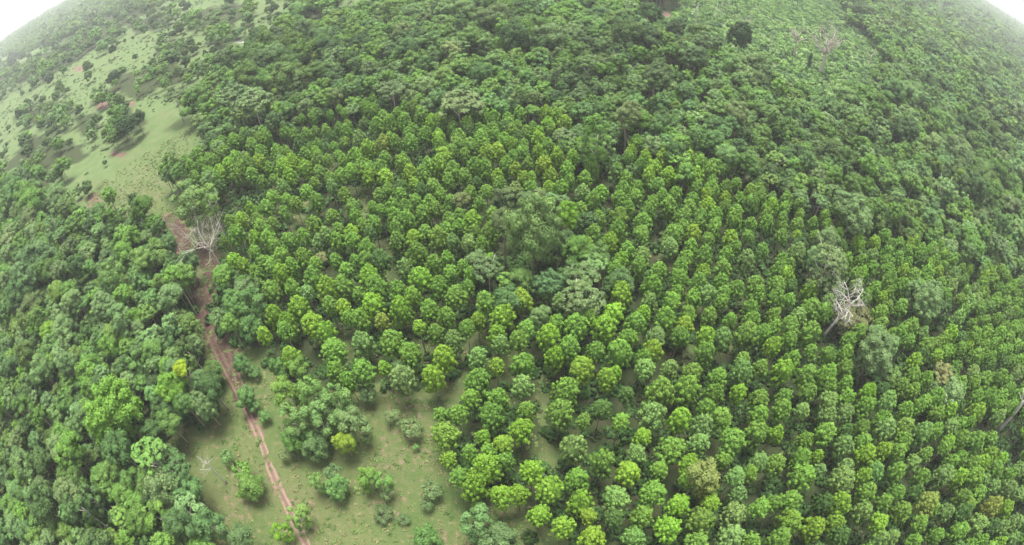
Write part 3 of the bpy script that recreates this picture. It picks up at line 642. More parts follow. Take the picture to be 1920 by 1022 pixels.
# trees that stand out, placed first: pixel of the crown's centre, pixel radius, kind, crown height, stretch, tint, name, label
SPECIAL = [
 (1000,432,62,'grand',14.5,1.6,(0.115,0.190,0.056),'emergent_tree','very large grey green tree rising far above the planted trees around it'),
 (1062,405,30,'grand',12,1.3,(0.104,0.232,0.024),'broadleaf_tree','bright green tree against the right side of the very large grey green tree'),
 (945,415,26,'broad',13,1.0,(0.085,0.125,0.060),'broadleaf_tree','dull green tree against the left side of the very large grey green tree'),
 (915,500,32,'feather',9,1.2,(0.070,0.115,0.070),'feathery_tree','dark bluish feathery tree below left of the very large grey green tree'),
 (1095,555,42,'feather',10,1.4,(0.100,0.150,0.070),'feathery_tree','wide pale feathery tree among planted trees, below right of the very large tree'),
 (1030,530,34,'grand',8,0.9,(0.073,0.146,0.055),'broadleaf_tree','dark spreading tree directly below the very large grey green tree'),
 (960,560,30,'broad',8,0.9,(0.065,0.140,0.040),'broadleaf_tree','dark green tree below the bare trunk of the very large tree'),
 (860,190,46,'feather',13,0.9,(0.105,0.150,0.090),'feathery_tree','widest flat topped feathery tree at the upper edge of the planted block'),
 (735,165,36,'feather',13,0.9,(0.070,0.110,0.070),'feathery_tree','dark flat feathery tree left of the widest flat topped tree'),
 (475,188,44,'feather',15,1.1,(0.100,0.155,0.085),'feathery_tree','pale feathery tree on the left corner of the upper forest beside the pasture'),
 (430,175,34,'feather',14,1.1,(0.080,0.135,0.080),'feathery_tree','feathery tree at the pasture edge, left neighbour of the pale feathery tree'),
 (528,210,26,'broad',9,0.9,(0.060,0.165,0.045),'broadleaf_tree','rounded mid green tree just above the planted block near its upper left corner'),
 (328,180,28,'feather',13,0.8,(0.075,0.115,0.070),'umbrella_tree','umbrella shaped tree with a visible trunk alone on the pasture'),
 (1118,262,32,'tall',15,1.5,(0.085,0.190,0.035),'broadleaf_tree','tall bright green tree at the upper edge of the planted block'),
 (1180,212,30,'grand',15,1.0,(0.116,0.159,0.104),'broadleaf_tree','tall greyish tree above right of the tall bright green tree'),
 (1205,226,22,'broad',11,1.0,(0.085,0.180,0.030),'broadleaf_tree','light green tree in front of the tall greyish tree'),
 (1235,140,36,'grand',17,0.9,(0.073,0.116,0.067),'broadleaf_tree','large dark dome shaped tree in the upper forest left of the cleared scrub'),
 (1305,105,32,'grand',15,0.8,(0.067,0.116,0.043),'broadleaf_tree','wide dark tree at the lower left edge of the cleared scrub'),
 (1390,66,27,'grand',15,1.3,(0.041,0.076,0.044),'broadleaf_tree','very dark dense tree standing alone in the bright green scrub'),
 (1265,52,14,'broad',13,1.1,(0.045,0.080,0.045),'broadleaf_tree','dark rounded tree just below the bare red patch of soil'),
 (1702,245,32,'grand',15,1.0,(0.051,0.095,0.063),'broadleaf_tree','darkest broad tree in the forest on the far right slope'),
 (1600,395,46,'grand',14,0.8,(0.104,0.171,0.073),'broadleaf_tree','large dull green tree at the upper right edge of the planted block'),
 (1560,480,34,'feather',15,1.2,(0.105,0.155,0.075),'feathery_tree','thin pale tree with visible limbs above the tall dead tree'),
 (1545,520,34,'feather',10,1.3,(0.080,0.120,0.050),'feathery_tree','dull feathery tree left of the crown of the tall dead tree'),
 (1608,600,44,'feather',6,0.9,(0.090,0.098,0.066),'feathery_tree','greyish brown thin leaved tree spread below the crown of the tall dead tree'),
 (1585,590,30,'feather',6,0.9,(0.090,0.105,0.062),'feathery_tree','small greyish thin leaved tree right beside the trunk of the tall dead tree'),
 (1643,660,48,'grand',10,1.0,(0.098,0.159,0.100),'broadleaf_tree','bluish grey tree below right of the tall dead tree'),
 (1740,568,40,'grand',11,1.1,(0.116,0.189,0.083),'broadleaf_tree','pale broad tree among planted trees right of the tall dead tree'),
 (1770,700,26,'feather',9,1.2,(0.140,0.150,0.090),'feathery_tree','straw coloured thin tree in the right part of the planted block'),
 (1312,893,34,'tall',9.5,1.1,(0.150,0.190,0.050),'broadleaf_tree','yellowish brown tree among planted trees near the lower edge'),
 (215,770,64,'grand',13,1.25,(0.112,0.245,0.034),'broadleaf_tree','biggest bright green domed tree in the woods left of the dirt track'),
 (205,815,52,'grand',8,1.0,(0.085,0.145,0.045),'broadleaf_tree','dark tree leaning against the lower left of the biggest bright domed tree'),
 (92,622,23,'broad',10,0.9,(0.130,0.240,0.028),'broadleaf_tree','small lime green tree shining in the dark woods near the left edge'),
 (338,690,17,'broad',13,0.8,(0.190,0.270,0.018),'broadleaf_tree','brightest yellow topped tree at the edge of the woods beside the track'),
 (322,728,36,'grand',10,1.2,(0.098,0.244,0.032),'broadleaf_tree','tall bright green tree at the edge of the woods below the yellow top'),
 (383,762,28,'grand',7,1.5,(0.128,0.207,0.095),'broadleaf_tree','pale oval tree standing apart at the edge of the grass clearing'),
 (345,755,22,'broad',9,1.0,(0.065,0.145,0.035),'broadleaf_tree','mid green tree between the tall bright tree and the pale oval tree'),
 (375,712,22,'broad',8,1.0,(0.100,0.175,0.060),'broadleaf_tree','light green tree at the woods edge just above the pale oval tree'),
 (60,500,52,'grand',13,0.9,(0.083,0.152,0.063),'broadleaf_tree','big grey green domed tree in the woods near the left edge'),
 (35,550,34,'broad',11,1.0,(0.055,0.135,0.040),'broadleaf_tree','deep green tree below the big grey green domed tree'),
 (62,575,30,'broad',10,1.0,(0.080,0.120,0.035),'broadleaf_tree','olive tree below the big grey green domed tree'),
 (182,398,18,'broad',9,1.0,(0.062,0.160,0.045),'broadleaf_tree','rounded green tree at the far end of the left woods'),
 (195,575,36,'grand',11,0.9,(0.110,0.183,0.071),'broadleaf_tree','pale broad tree in the middle of the left woods'),
 (205,490,26,'broad',10,0.9,(0.060,0.105,0.060),'broadleaf_tree','bluish green tree in the middle of the left woods'),
 (350,385,36,'tall',14,1.0,(0.125,0.200,0.060),'broadleaf_tree','tall pale yellow green tree at the head of the dirt track'),
 (392,375,26,'tall',14,1.0,(0.120,0.210,0.045),'broadleaf_tree','tall light green tree right beside the bare branched tree near the track'),
 (352,490,24,'broad',7,1.0,(0.080,0.140,0.060),'broadleaf_tree','rounded tree standing in the dark red soil of the track'),
 (316,455,18,'broad',8,1.2,(0.085,0.155,0.055),'broadleaf_tree','narrow pale tree at the left edge of the dark red soil'),
 (445,575,34,'grand',8,1.2,(0.095,0.201,0.051),'broadleaf_tree','large rounded tree hanging over the bend of the dirt track'),
 (480,570,30,'tall',8,1.1,(0.070,0.150,0.040),'broadleaf_tree','green tree next to the grey leafless bush beside the track'),
 (415,598,16,'shrub',2.0,1.2,(0.070,0.170,0.040),'leafy_bush','low bright bush right beside the bend of the dirt track'),
 (470,615,26,'broad',6,1.2,(0.072,0.160,0.042),'broadleaf_tree','low rounded tree at the corner where the track meets the grass'),
 (455,683,17,'broad',4,1.0,(0.095,0.190,0.055),'small_tree','small tree on the grass just right of the dirt track, upper of two'),
 (475,700,13,'shrub',1.6,1.2,(0.070,0.150,0.045),'leafy_bush','small bush touching the upper of two small trees beside the track'),
 (460,745,21,'broad',4.5,0.9,(0.095,0.190,0.052),'small_tree','small tree on the grass just right of the dirt track, lower of two'),
 (478,762,14,'shrub',1.6,1.2,(0.070,0.160,0.045),'leafy_bush','bush at the foot of the lower of two small trees beside the track'),
 (498,782,14,'shrub',1.6,1.2,(0.070,0.170,0.045),'leafy_bush','bush between the dirt track and the big clump of trees on the grass'),
 (545,745,30,'tall',9,1.1,(0.130,0.225,0.040),'clump_tree','yellow green upper left tree of the big clump standing on the grass'),
 (590,745,32,'tall',9,1.0,(0.110,0.200,0.045),'clump_tree','light green top tree of the big clump standing on the grass'),
 (635,760,34,'tall',8.5,1.0,(0.105,0.190,0.050),'clump_tree','right upper tree of the big clump standing on the grass'),
 (600,795,36,'tall',8.5,1.0,(0.115,0.205,0.060),'clump_tree','grey green centre tree of the big clump standing on the grass'),
 (555,795,32,'tall',7.5,1.0,(0.115,0.200,0.055),'clump_tree','left middle tree of the big clump standing on the grass'),
 (668,800,30,'tall',7,1.0,(0.130,0.200,0.068),'clump_tree','pale right hand tree of the big clump standing on the grass'),
 (645,830,22,'broad',7,0.9,(0.160,0.240,0.026),'clump_tree','yellowest tree, at the lower right of the big clump on the grass'),
 (595,838,28,'broad',5,1.0,(0.095,0.165,0.055),'clump_tree','lower middle dark tree of the big clump standing on the grass'),
 (550,825,24,'broad',6,1.0,(0.085,0.190,0.040),'clump_tree','lower left bright tree of the big clump standing on the grass'),
 (540,848,18,'shrub',2.0,1.0,(0.100,0.140,0.085),'leafy_bush','greyish bush at the foot of the big clump, its lower left corner'),
 (530,690,22,'broad',7,1.0,(0.090,0.190,0.045),'small_tree','light green tree between the planted block and the big clump on the grass'),
 (565,700,24,'tall',8,1.0,(0.115,0.205,0.040),'small_tree','tall light tree just above the big clump on the grass'),
 (735,780,15,'shrub',2.2,1.1,(0.115,0.165,0.085),'leafy_bush','greyish bush alone on the grass, upper left of a pair'),
 (755,795,13,'shrub',2.0,1.1,(0.095,0.145,0.075),'leafy_bush','greyish bush in the middle of a small group on the grass'),
 (772,805,20,'shrub',2.4,1.2,(0.115,0.170,0.080),'leafy_bush','largest greyish bush in the small group on the open grass'),
 (780,838,7,'shrub',1.2,1.2,(0.100,0.200,0.050),'leafy_bush','tiny green bush below the largest greyish bush on the open grass'),
 (600,905,20,'tall',5,0.9,(0.120,0.210,0.050),'small_tree','light green left half of a tree pair in the middle of the grass'),
 (632,915,26,'grand',5,1.0,(0.116,0.226,0.061),'small_tree','rounded green right half of a tree pair in the middle of the grass'),
 (628,885,18,'shrub',3.0,1.1,(0.080,0.140,0.055),'leafy_bush','dull bush behind the tree pair in the middle of the grass'),
 (690,900,22,'tall',6,0.9,(0.120,0.220,0.040),'small_tree','bright tree alone on the grass right of the tree pair'),
 (720,905,20,'tall',5.5,0.9,(0.100,0.205,0.045),'small_tree','bright tree touching the bright tree alone on the grass'),
 (725,925,14,'shrub',2.6,1.1,(0.105,0.160,0.085),'leafy_bush','greyish bush at the foot of the bright tree on the grass'),
 (808,920,20,'shrub',2.4,1.0,(0.095,0.150,0.068),'leafy_bush','wide greyish bush on the grass near the planted trees'),
 (800,945,13,'shrub',1.6,1.0,(0.080,0.130,0.052),'leafy_bush','low dull bush below the wide greyish bush on the grass'),
 (720,965,18,'shrub',1.2,0.6,(0.065,0.100,0.040),'leafy_bush','low dark sprawling bush on the lower part of the grass'),
 (755,975,12,'shrub',1.0,0.6,(0.065,0.110,0.040),'leafy_bush','low dark bush right of the dark sprawling bush'),
 (562,970,24,'tall',7,0.9,(0.130,0.220,0.050),'small_tree','light green small tree with crown hanging over the lower dirt track'),
 (530,1000,20,'tall',6,0.9,(0.105,0.225,0.020),'small_tree','bright green small tree left of the dirt track at the lower edge'),
 (452,885,20,'shrub',3.0,1.3,(0.080,0.200,0.035),'leafy_bush','bright bush on the grass left of the dirt track, upper half of a pair'),
 (468,915,26,'broad',4.5,0.9,(0.120,0.215,0.045),'small_tree','light green small tree on the grass left of the dirt track'),
 (425,855,14,'shrub',2.2,1.2,(0.100,0.190,0.055),'leafy_bush','bush with yellowish shoots right of the thin leafless tree'),
 (300,975,34,'tall',8,1.0,(0.105,0.195,0.035),'broadleaf_tree','light green tree in the lower left woods beside the clearing'),
 (350,920,38,'grand',8,1.0,(0.091,0.183,0.055),'broadleaf_tree','broad tree of the lower left woods that juts into the clearing'),
 (395,985,32,'tall',8,1.0,(0.080,0.155,0.048),'broadleaf_tree','tree at the lower left corner of the grass clearing'),
 (450,1010,26,'broad',7,1.0,(0.090,0.150,0.058),'broadleaf_tree','pale tree cut by the lower edge left of the dirt track'),
 (890,985,34,'tall',7,1.0,(0.100,0.190,0.060),'small_tree','bluish green tree at the lower edge between the grass and the planted trees'),
 (940,1010,36,'broad',6,0.9,(0.095,0.160,0.070),'small_tree','pale wide tree cut by the lower edge left of the planted trees'),
 (800,1012,28,'broad',4,0.9,(0.090,0.180,0.045),'small_tree','low tree cut by the lower edge in the middle of the grass'),
 (235,235,24,'grand',10,1.0,(0.044,0.095,0.037),'pasture_tree','large dark clump tree on the open pasture'),
 (258,222,16,'broad',9,1.0,(0.040,0.080,0.036),'pasture_tree','dark tree touching the large dark clump tree on the pasture'),
 (338,55,9,'broad',12,0.8,(0.040,0.075,0.045),'pasture_tree','small distant tree with a visible trunk on the upper pasture'),
 (210,93,9,'broad',9,1.0,(0.035,0.065,0.040),'pasture_tree','small dark round tree alone in the middle of the upper pasture'),
 (385,101,6,'broad',7,1.3,(0.035,0.070,0.038),'pasture_tree','tiny dark tree on the bright pasture near the pools'),
 (212,145,14,'broad',9,1.0,(0.032,0.060,0.038),'pasture_tree','dark tree at the left end of the middle belt on the pasture'),
 (335,135,13,'broad',9,1.0,(0.070,0.110,0.055),'pasture_tree','light tree at the right end of the middle belt on the pasture'),
 (36,212,12,'broad',8,1.0,(0.036,0.070,0.042),'pasture_tree','dark round tree at the left of the pasture'),
 (405,205,22,'shrub',3.5,1.2,(0.105,0.135,0.085),'leafy_bush','grey bushy thicket between the pasture and the upper forest corner'),
 (395,235,14,'shrub',3.0,1.2,(0.095,0.125,0.070),'leafy_bush','smaller grey thicket at the corner of the planted block'),
 (690,738,18,'broad',3.5,0.9,(0.095,0.160,0.068),'small_tree','greyish small tree at the edge of the planted block above the grass'),
 (755,700,24,'broad',4.5,0.9,(0.095,0.165,0.068),'small_tree','pale greyish low tree at the lower edge of the planted block'),
 (865,375,18,'broad',8,1.0,(0.120,0.150,0.050),'broadleaf_tree','yellowish olive tree among planted trees left of the very large tree'),
 (600,485,14,'broad',6,1.0,(0.170,0.190,0.075),'broadleaf_tree','pale yellowish thin tree in the left part of the planted block'),
]
for px, py, r, kind, hc, sz, tint, nm, lb in SPECIAL:
    if nm == 'small_tree': hc, sz = min(hc, 2.6 + 0.2 * hc), sz * 1.45
    if nm == 'clump_tree': hc, sz = hc * 0.78, sz * 1.35
    x, y, t = at(px, py, hc); x = float(x); y = float(y); z0 = float(zg(x, y))
    if z0 > 0.3: x, y, t = (float(q) for q in at(px, py, hc + z0))
    R = r * float(t) / FOC
    add(kind, x, y, hc, R, sz, tint, nm, lb); OCC.append((x, y, R * 0.9 + 1.3 if kind != 'feather' else R * 0.6))
NS = len(T)

# planted trees read one by one, then the rows filled where the photo shows them too small to read
import re
PX = []
for cx, cy, s, txt in CROPS:
    for a, b, c, k in re.findall(r'(\d+) (\d+) (\d+)([bnpdy])', txt):
        PX.append((cx + float(a) / s, cy + float(b) / s, float(c) / s, k))
planted = []
def zone(px, py):
    if px > 1560 and py < 560: return 'far right beyond the tall dead tree'
    if px > 1420 and 560 <= py < 760: return 'in rows around the tall dead tree'
    if px > 1420 and py >= 760: return 'in rows at the lower right corner'
    if px > 1200 and 560 <= py < 760: return 'in the rows left of the tall dead tree'
    if px > 1200 and py >= 760: return 'near the yellowish brown tree'
    if px > 1180: return 'right of the very large tree'
    if px > 1000 and py >= 760: return 'at the lower edge right of the grass'
    if px > 1000 and py >= 560: return 'below the very large tree'
    if px > 880 and py < 560: return 'close around the very large tree'
    if px > 800 and py > 620: return 'at the ragged edge beside the grass'
    if px > 600 and py > 560: return 'above the open grass and the big clump'
    if px > 600 and py > 400: return 'left of the very large tree'
    if py > 400: return 'beside the dirt track'
    return 'in distant rows below the upper forest'
SH = {'b': 'lime green', 'n': 'mid green', 'p': 'pale green', 'd': 'dark green', 'y': 'yellowish'}
SIGHT = [[(346,492),(416,488),(412,560),(392,592),(428,640),(400,655),(360,605),(346,550)], [(290,392),(340,392),(362,440),(352,480),(330,480),(310,440)], [(1186,2),(1264,0),(1266,46),(1198,50)], [(1524,612),(1556,590),(1590,556),(1612,566),(1596,600),(1580,645),(1532,662)], [(1858,795),(1925,745),(1925,850),(1870,855)], [(398,455),(425,500),(410,515),(385,480)]]
def put_planted(px, py, rp, k):
    if any(inside(np.array(px), np.array(py), p) for p in SIGHT): return
    x0, y0, t0 = at(px, py, 9.0); R = float(np.clip(rp * float(t0) / FOC * 0.98, 1.25, 2.35))
    sz = RG.uniform(1.2, 1.75); hc = 9.6 - R * (sz - 1) + RG.normal() * 0.4 - 1.5
    x, y, t = at(px, py, hc); x, y = float(x), float(y)
    for q in planted:
        if (q[0] - x) ** 2 + (q[1] - y) ** 2 < 1.9 ** 2: return
    planted.append((x, y, R))
    siz = 'small' if R < 1.55 else ('large' if R > 2.15 else 'medium')
    add('planted', x, y, hc, R, sz, tint_of(k, RG), 'plantation_tree', f'{siz} {SH[k]} round planted tree ' + zone(px, py))
for q in PX: put_planted(*q)
nread = len(planted)
gx, gy = np.meshgrid(np.arange(-130, 420, 3.75), np.arange(-20, 420, 3.55)); gx = gx + (np.arange(gx.shape[0]) % 2)[:, None] * 1.9
gx = (gx + RG.normal(size=gx.shape) * 0.45).ravel(); gy = (gy + RG.normal(size=gy.shape) * 0.45).ravel()
px, py, D = pix(gx, gy, gx * 0 + 9.0)
infr, pl, mx, gp, cl, pa, wd, sc, ff = regions(px, py)
g2 = np.any([inside(*pix(gx, gy, gx * 0)[:2], p) for p in GAPS], 0)
sgt = np.any([inside(px, py, p) for p in SIGHT], 0)
ok = infr & pl & ~mx & ~gp & ~g2 & ~sgt & (RG.random(len(gx)) > np.where((px < 800) & (py < 480), 0.62, 0.08))
P0 = np.array([(q[0], q[1], q[2]) for q in planted]); O0 = np.array(OCC)
for i in np.where(ok)[0]:
    if ((P0[:, 0] - gx[i]) ** 2 + (P0[:, 1] - gy[i]) ** 2).min() < 3.05 ** 2: continue
    if (((O0[:, 0] - gx[i]) ** 2 + (O0[:, 1] - gy[i]) ** 2) < O0[:, 2] ** 2).any(): continue
    k = RG.choice(list('bnnnpd'), p=[.12, .22, .22, .22, .12, .10]); R = RG.uniform(1.4, 1.95); siz = 'small' if R < 1.55 else 'medium'
    sz = RG.uniform(1.2, 1.75)
    add('planted', gx[i], gy[i], 8.1 - R * (sz - 1) + RG.normal() * 0.4, R, sz, tint_of(k, RG), 'plantation_tree', f'{siz} {SH[k]} round planted tree ' + zone(px[i], py[i]))
    planted.append((gx[i], gy[i], R))
PL0 = np.array(planted)

# woodland: spacing grows with distance
FOREST_TINT = [((0.070, 0.128, 0.028), .27), ((0.046, 0.088, 0.026), .22), ((0.082, 0.142, 0.044), .21), ((0.078, 0.158, 0.028), .14), ((0.096, 0.155, 0.056), .10), ((0.104, 0.190, 0.034), .045), ((0.085, 0.135, 0.050), .03)]
FT = np.array([t for t, _ in FOREST_TINT]); FP = np.array([p for _, p in FOREST_TINT]); FP /= FP.sum()
def grid(s, d0, d1, ymin=-60):
    R = d1
    gx, gy = np.meshgrid(np.arange(-R, R, s), np.arange(ymin, R, s * 0.9)); gx = gx + (np.arange(gx.shape[0]) % 2)[:, None] * s / 2
    gx = gx.ravel(); gy = gy.ravel(); r = np.hypot(gx, gy); m = (r >= d0) & (r < d1); gx = gx[m]; gy = gy[m]
    gx = gx + RG.normal(size=gx.shape) * s * 0.22; gy = gy + RG.normal(size=gy.shape) * s * 0.22
    px, py, D = pix(gx, gy, zg(gx, gy) + 7.0)
    m = (px > -70) & (px < 1990) & (py > -70) & (py < 1110)
    return gx[m], gy[m], px[m], py[m], D[m]
nfor = 0
for s, d0, d1 in ((4.0, 0, 190), (6.3, 190, 420), (9.5, 420, 1000), (17.0, 1000, 2900)):
    gx, gy, px, py, D = grid(s, d0, d1)
    infr, pl, mx, gp, cl, pa, wd, sc, ff = regions(px, py, (vnoise(gx / 9, gy / 9, 31) * 7, vnoise(gx / 9, gy / 9, 32) * 7))
    open_ = cl | (pa & ~wd) | sc | ff
    ok = ~(pl & ~mx) & ~open_ & ~np.any([inside(px, py, p) for p in SIGHT], 0)
    # the pasture carries thin scattered trees, more of them far away
    dens = 0.035 + 0.13 * (vnoise(gx / 35, gy / 35, 40) > 0.2)
    thin = ((pa & ~wd) | ff) & (RG.random(len(gx)) < dens)
    bel = pa & wd & (RG.random(len(gx)) < 0.45 + 0.40 * (vnoise(gx / 16, gy / 16, 66) > -0.1)); ok &= ~bel
    ok |= thin | (ff & (RG.random(len(gx)) < 0.30 + 0.4 * (vnoise(gx / 30, gy / 30, 67) > 0)))
    # keep clear of the track
    lum = vnoise(gx / 26, gy / 26, 50); lum2 = vnoise(gx / 60, gy / 60, 51)
    for i in np.where(ok)[0]:
        if d1 <= 420:
            if (((O0[:, 0] - gx[i]) ** 2 + (O0[:, 1] - gy[i]) ** 2) < (O0[:, 2] * 0.9) ** 2).any(): continue
            if pl[i] or d1 == 190:
                if len(PL0) and (((PL0[:, 0] - gx[i]) ** 2 + (PL0[:, 1] - gy[i]) ** 2).min() < 2.6 ** 2): continue
        c = FT[RG.choice(len(FT), p=FP)] * (1 + 0.05 * RG.normal(size=3)) * (1 + 0.30 * lum[i]) * (1 + 0.12 * RG.normal())
        u = RG.random(); big = u > 0.86
        R = s * RG.uniform(0.46, 0.76) * ((1.25 if d0 == 0 else 1.5) if big else 1.0); hc = RG.uniform(4.8, 9.6) + (3.5 if big else 0) + 2.0 * lum2[i] + (2.0 if d0 >= 190 else 0)
        if pl[i]: hc = min(hc, 8.0)
        if pa[i]: hc *= 0.7; R *= 0.85
        c = c * 1.28 * (1.12 if RG.random() > 0.7 else 0.97); c = c * min(1.0, 0.215 / c[1])
        kd = 'broad'; w_ = RG.random()
        if w_ > 0.94: kd = 'feather'; R *= 1.25; hc += 1.5
        elif w_ > 0.80: kd = 'tall'; R *= 0.9
        if thin[i]: kd = 'broad'; R = RG.uniform(1.2, 3.6) * (1 if d0 < 420 else 1.5); hc = R * 1.3 + 0.6; c = FT[RG.integers(3)] * (0.85 + 0.2 * RG.random())
        sz = RG.uniform(0.85, 1.25)
        if d0 >= 1000: R = s * RG.uniform(0.45, 0.75); hc = RG.uniform(4, 8)
        z0 = float(zg(gx[i], gy[i]))
        nm = {'broad': 'broadleaf_tree', 'tall': 'broadleaf_tree', 'feather': 'feathery_tree'}[kd]
        lb = None
        if thin[i]: nm = 'pasture_tree'
        add(kd, gx[i], gy[i], hc, R, sz, np.clip(c, 0.012, 0.5), nm, lb); T[-1]['wood'] = True; nfor += 1
print('special', NS, 'planted read', nread, 'planted', len(planted), 'forest', nfor)

# ------------------------------------------------------------------ which trees show largest: those are built one by one
for t in T:
    t['z0'] = float(zg(t['x'], t['y']))
AX = np.array([(t['x'], t['y'], t['z0'] + t['hc'], t['r']) for t in T]); px, py, D = pix(AX[:, 0], AX[:, 1], AX[:, 2])
SZ = AX[:, 3] / D * FOC
INF = (px > 4) & (px < 1916) & (py > 4) & (py < 1018)
for i, t in enumerate(T): t['px'], t['py'], t['D'], t['s'], t['in'] = float(px[i]), float(py[i]), float(D[i]), float(SZ[i]), bool(INF[i])
CAP = {'plantation_tree': 300, 'broadleaf_tree': 290, 'feathery_tree': 90, 'pasture_tree': 60}
for nm in set(t['name'] for t in T):
    g = [t for t in T if t['name'] == nm]
    g.sort(key=lambda t: -(t['s'] * (1e3 if t['label'] and 'wood' not in t and nm != 'plantation_tree' else 1) * (1 if t['in'] else 1e-4)))
    for q, t in enumerate(g): t['one'] = q < CAP.get(nm, 400) and (t['in'] or nm not in CAP)

CAT = {'plantation_tree': 'plantation tree', 'broadleaf_tree': 'tree', 'feathery_tree': 'feathery tree', 'umbrella_tree': 'tree', 'emergent_tree': 'tree', 'clump_tree': 'tree', 'small_tree': 'small tree', 'leafy_bush': 'bush', 'pasture_tree': 'pasture tree'}
GRP = {'plantation_tree': 'planted trees in rows', 'broadleaf_tree': 'broadleaf trees of the woods', 'feathery_tree': 'feathery trees', 'clump_tree': 'trees of the big clump on the grass', 'small_tree': 'small trees around the clearing', 'leafy_bush': 'bushes on the clearing', 'pasture_tree': 'trees scattered on the pasture'}
def wood_zone(px, py, D):
    if px < 520 and py > 860: return 'in the lower left corner woods'
    if px < 130 and py > 560: return 'in woods along the left edge'
    if px < 260 and py > 640: return 'near the biggest bright domed tree'
    if px < 520 and py > 640: return 'in woods left of the track'
    if px < 150 and py > 400: return 'near the big grey green dome'
    if px < 320 and py > 400: return 'left of the dark red soil'
    if px < 520 and py > 400: return 'beside the dark red soil of the track'
    if px > 1400 and py > 500: return 'near the tall dead tree'
    if px > 1500 and py > 250: return 'in forest at the far right'
    if px > 1180 and py > 200: return 'in forest above the right rows'
    if px > 860 and py > 300: return 'beside the very large tree'
    if px > 860: return 'in upper forest below the scrub'
    if px < 400: return 'in the tree belts on the pasture'
    return 'in upper forest left of centre'
def tone(c):
    r, g, b = c; l = g
    w_ = 'dark' if l < 0.085 else ('mid' if l < 0.125 else 'light')
    h = 'yellowish green' if r / g > 0.72 else ('greyish green' if b / g > 0.44 else 'green')
    return w_ + ' ' + h
def form(t): return {'broad': 'broad lumpy', 'tall': 'tall clumpy', 'feather': 'thin feathery', 'shrub': 'low bushy', 'planted': 'round', 'grand': 'broad domed'}[t['kind']]
count = {}
for t in T:
    if not t['one']: continue
    nm = t['name']; lb = t['label']
    if not lb:
        if nm == 'pasture_tree': lb = f"{'small' if t['r'] < 2 else 'bushy'} {tone(t['tint'])} tree scattered on the " + ('far pasture' if t['D'] > 420 else 'pasture') + (' near the forest corner' if t['px'] > 300 else ' left of the belts')
        else: lb = f"{'small' if t['r'] < 2.6 else ('large' if t['r'] > 3.6 else 'medium')} {tone(t['tint'])} {form(t)} tree " + wood_zone(t['px'], t['py'], t['D'])
    e = bpy.data.objects.new(nm, None); e.empty_display_size = 0.5; e.location = (t['x'], t['y'], t['z0']); e.rotation_euler = (0, 0, t['rot']); C.objects.link(e)
    e['label'] = lb; e['category'] = CAT[nm]
    if nm in GRP: e['group'] = GRP[nm]
    c = bpy.data.objects.new('crown', CROWN[t['kind'], t['v']]); c.location = (0, 0, t['hc']); c.scale = (t['r'], t['r'], t['r'] * t['sz']); c.color = (*t['tint'], 1)
    C.objects.link(c); c.parent = e
    hh = t['hc'] + 0.35 * t['r'] * t['sz']
    k = bpy.data.objects.new('trunk', TRUNK['broad' if t['kind'] == 'grand' else t['kind']][t['v'] % 4]); k.scale = (hh, hh, hh); k.location = (0, 0, -0.15); C.objects.link(k); k.parent = e
    count[nm] = count.get(nm, 0) + 1
print('built one by one', count)

# ------------------------------------------------------------------ the rest of each wood as one mass
def merge(name, recs, label, seed=0):
    """one mesh with the crown and stem of every tree in recs"""
    V, F, A, TI, MI, k = [], [], [], [], [], 0
    groups = {}
    for t in recs: groups.setdefault((t['kind'], t['v'], 1 if t['D'] < 300 else 2), []).append(t)
    for key, g in groups.items():
        v, f, a = CLOUD[key]
        n = len(g); P = np.array([(t['x'], t['y'], t['z0'] + t['hc'], t['r'], t['sz'], t['rot']) for t in g])
        c, s = np.cos(P[:, 5])[:, None], np.sin(P[:, 5])[:, None]
        x = (v[None, :, 0] * c - v[None, :, 1] * s) * P[:, 3:4] + P[:, 0:1]; y = (v[None, :, 0] * s + v[None, :, 1] * c) * P[:, 3:4] + P[:, 1:2]
        z = v[None, :, 2] * (P[:, 3] * P[:, 4])[:, None] + P[:, 2:3]
        V.append(np.stack([x, y, z], -1).reshape(-1, 3).astype(np.float32)); F.append((f[None] + (np.arange(n) * len(v))[:, None, None] + k).reshape(-1, 4).astype(np.int32))
        A.append(np.tile(a, n)); TI.append(np.repeat(np.array([t['tint'] for t in g]), len(f), 0)); MI.append(np.zeros(n * len(f), np.int8)); k += n * len(v)
    st = [t for t in recs if t['D'] < 330]
    if st:
        P = np.array([(t['x'], t['y'], t['z0'], t['hc'], t['r']) for t in st]); n = len(st)
        a = np.arange(5) * 2 * math.pi / 5; ring = np.stack([np.cos(a), np.sin(a)], -1)
        b = P[:, None, :2] + ring[None] * (0.02 * P[:, 3])[:, None, None]; tp = P[:, None, :2] + ring[None] * (0.011 * P[:, 3])[:, None, None]
        vb = np.concatenate([b, np.repeat(P[:, None, 2:3] - 0.1, 5, 1)], -1); vt = np.concatenate([tp, np.repeat((P[:, 2] + P[:, 3])[:, None, None], 5, 1)], -1)
        V.append(np.concatenate([vb, vt], 1).reshape(-1, 3).astype(np.float32))
        fq = np.array([(i, (i + 1) % 5, (i + 1) % 5 + 5, i + 5) for i in range(5)]); F.append((fq[None] + (np.arange(n) * 10)[:, None, None] + k).reshape(-1, 4).astype(np.int32))
        A.append(np.zeros(n * 5)); TI.append(np.ones((n * 5, 3)) * .2); MI.append(np.ones(n * 5, np.int8))
    V = np.concatenate(V); F = np.concatenate(F); A = np.concatenate(A); TI = np.concatenate(TI); MI = np.concatenate(MI)
    me = mixed_mesh(name, V, F, A, [M_LEAFM, M_BARK], TI, MI)
    o = bpy.data.objects.new(name, me); C.objects.link(o); o['kind'] = 'stuff'; o['label'] = label
    print(name, len(recs), 'trees', len(F), 'faces')
rest = [t for t in T if not t['one']]
merge('plantation_rows', [t for t in rest if t['name'] == 'plantation_tree'], 'the smaller looking planted trees that fill the rows of the block')
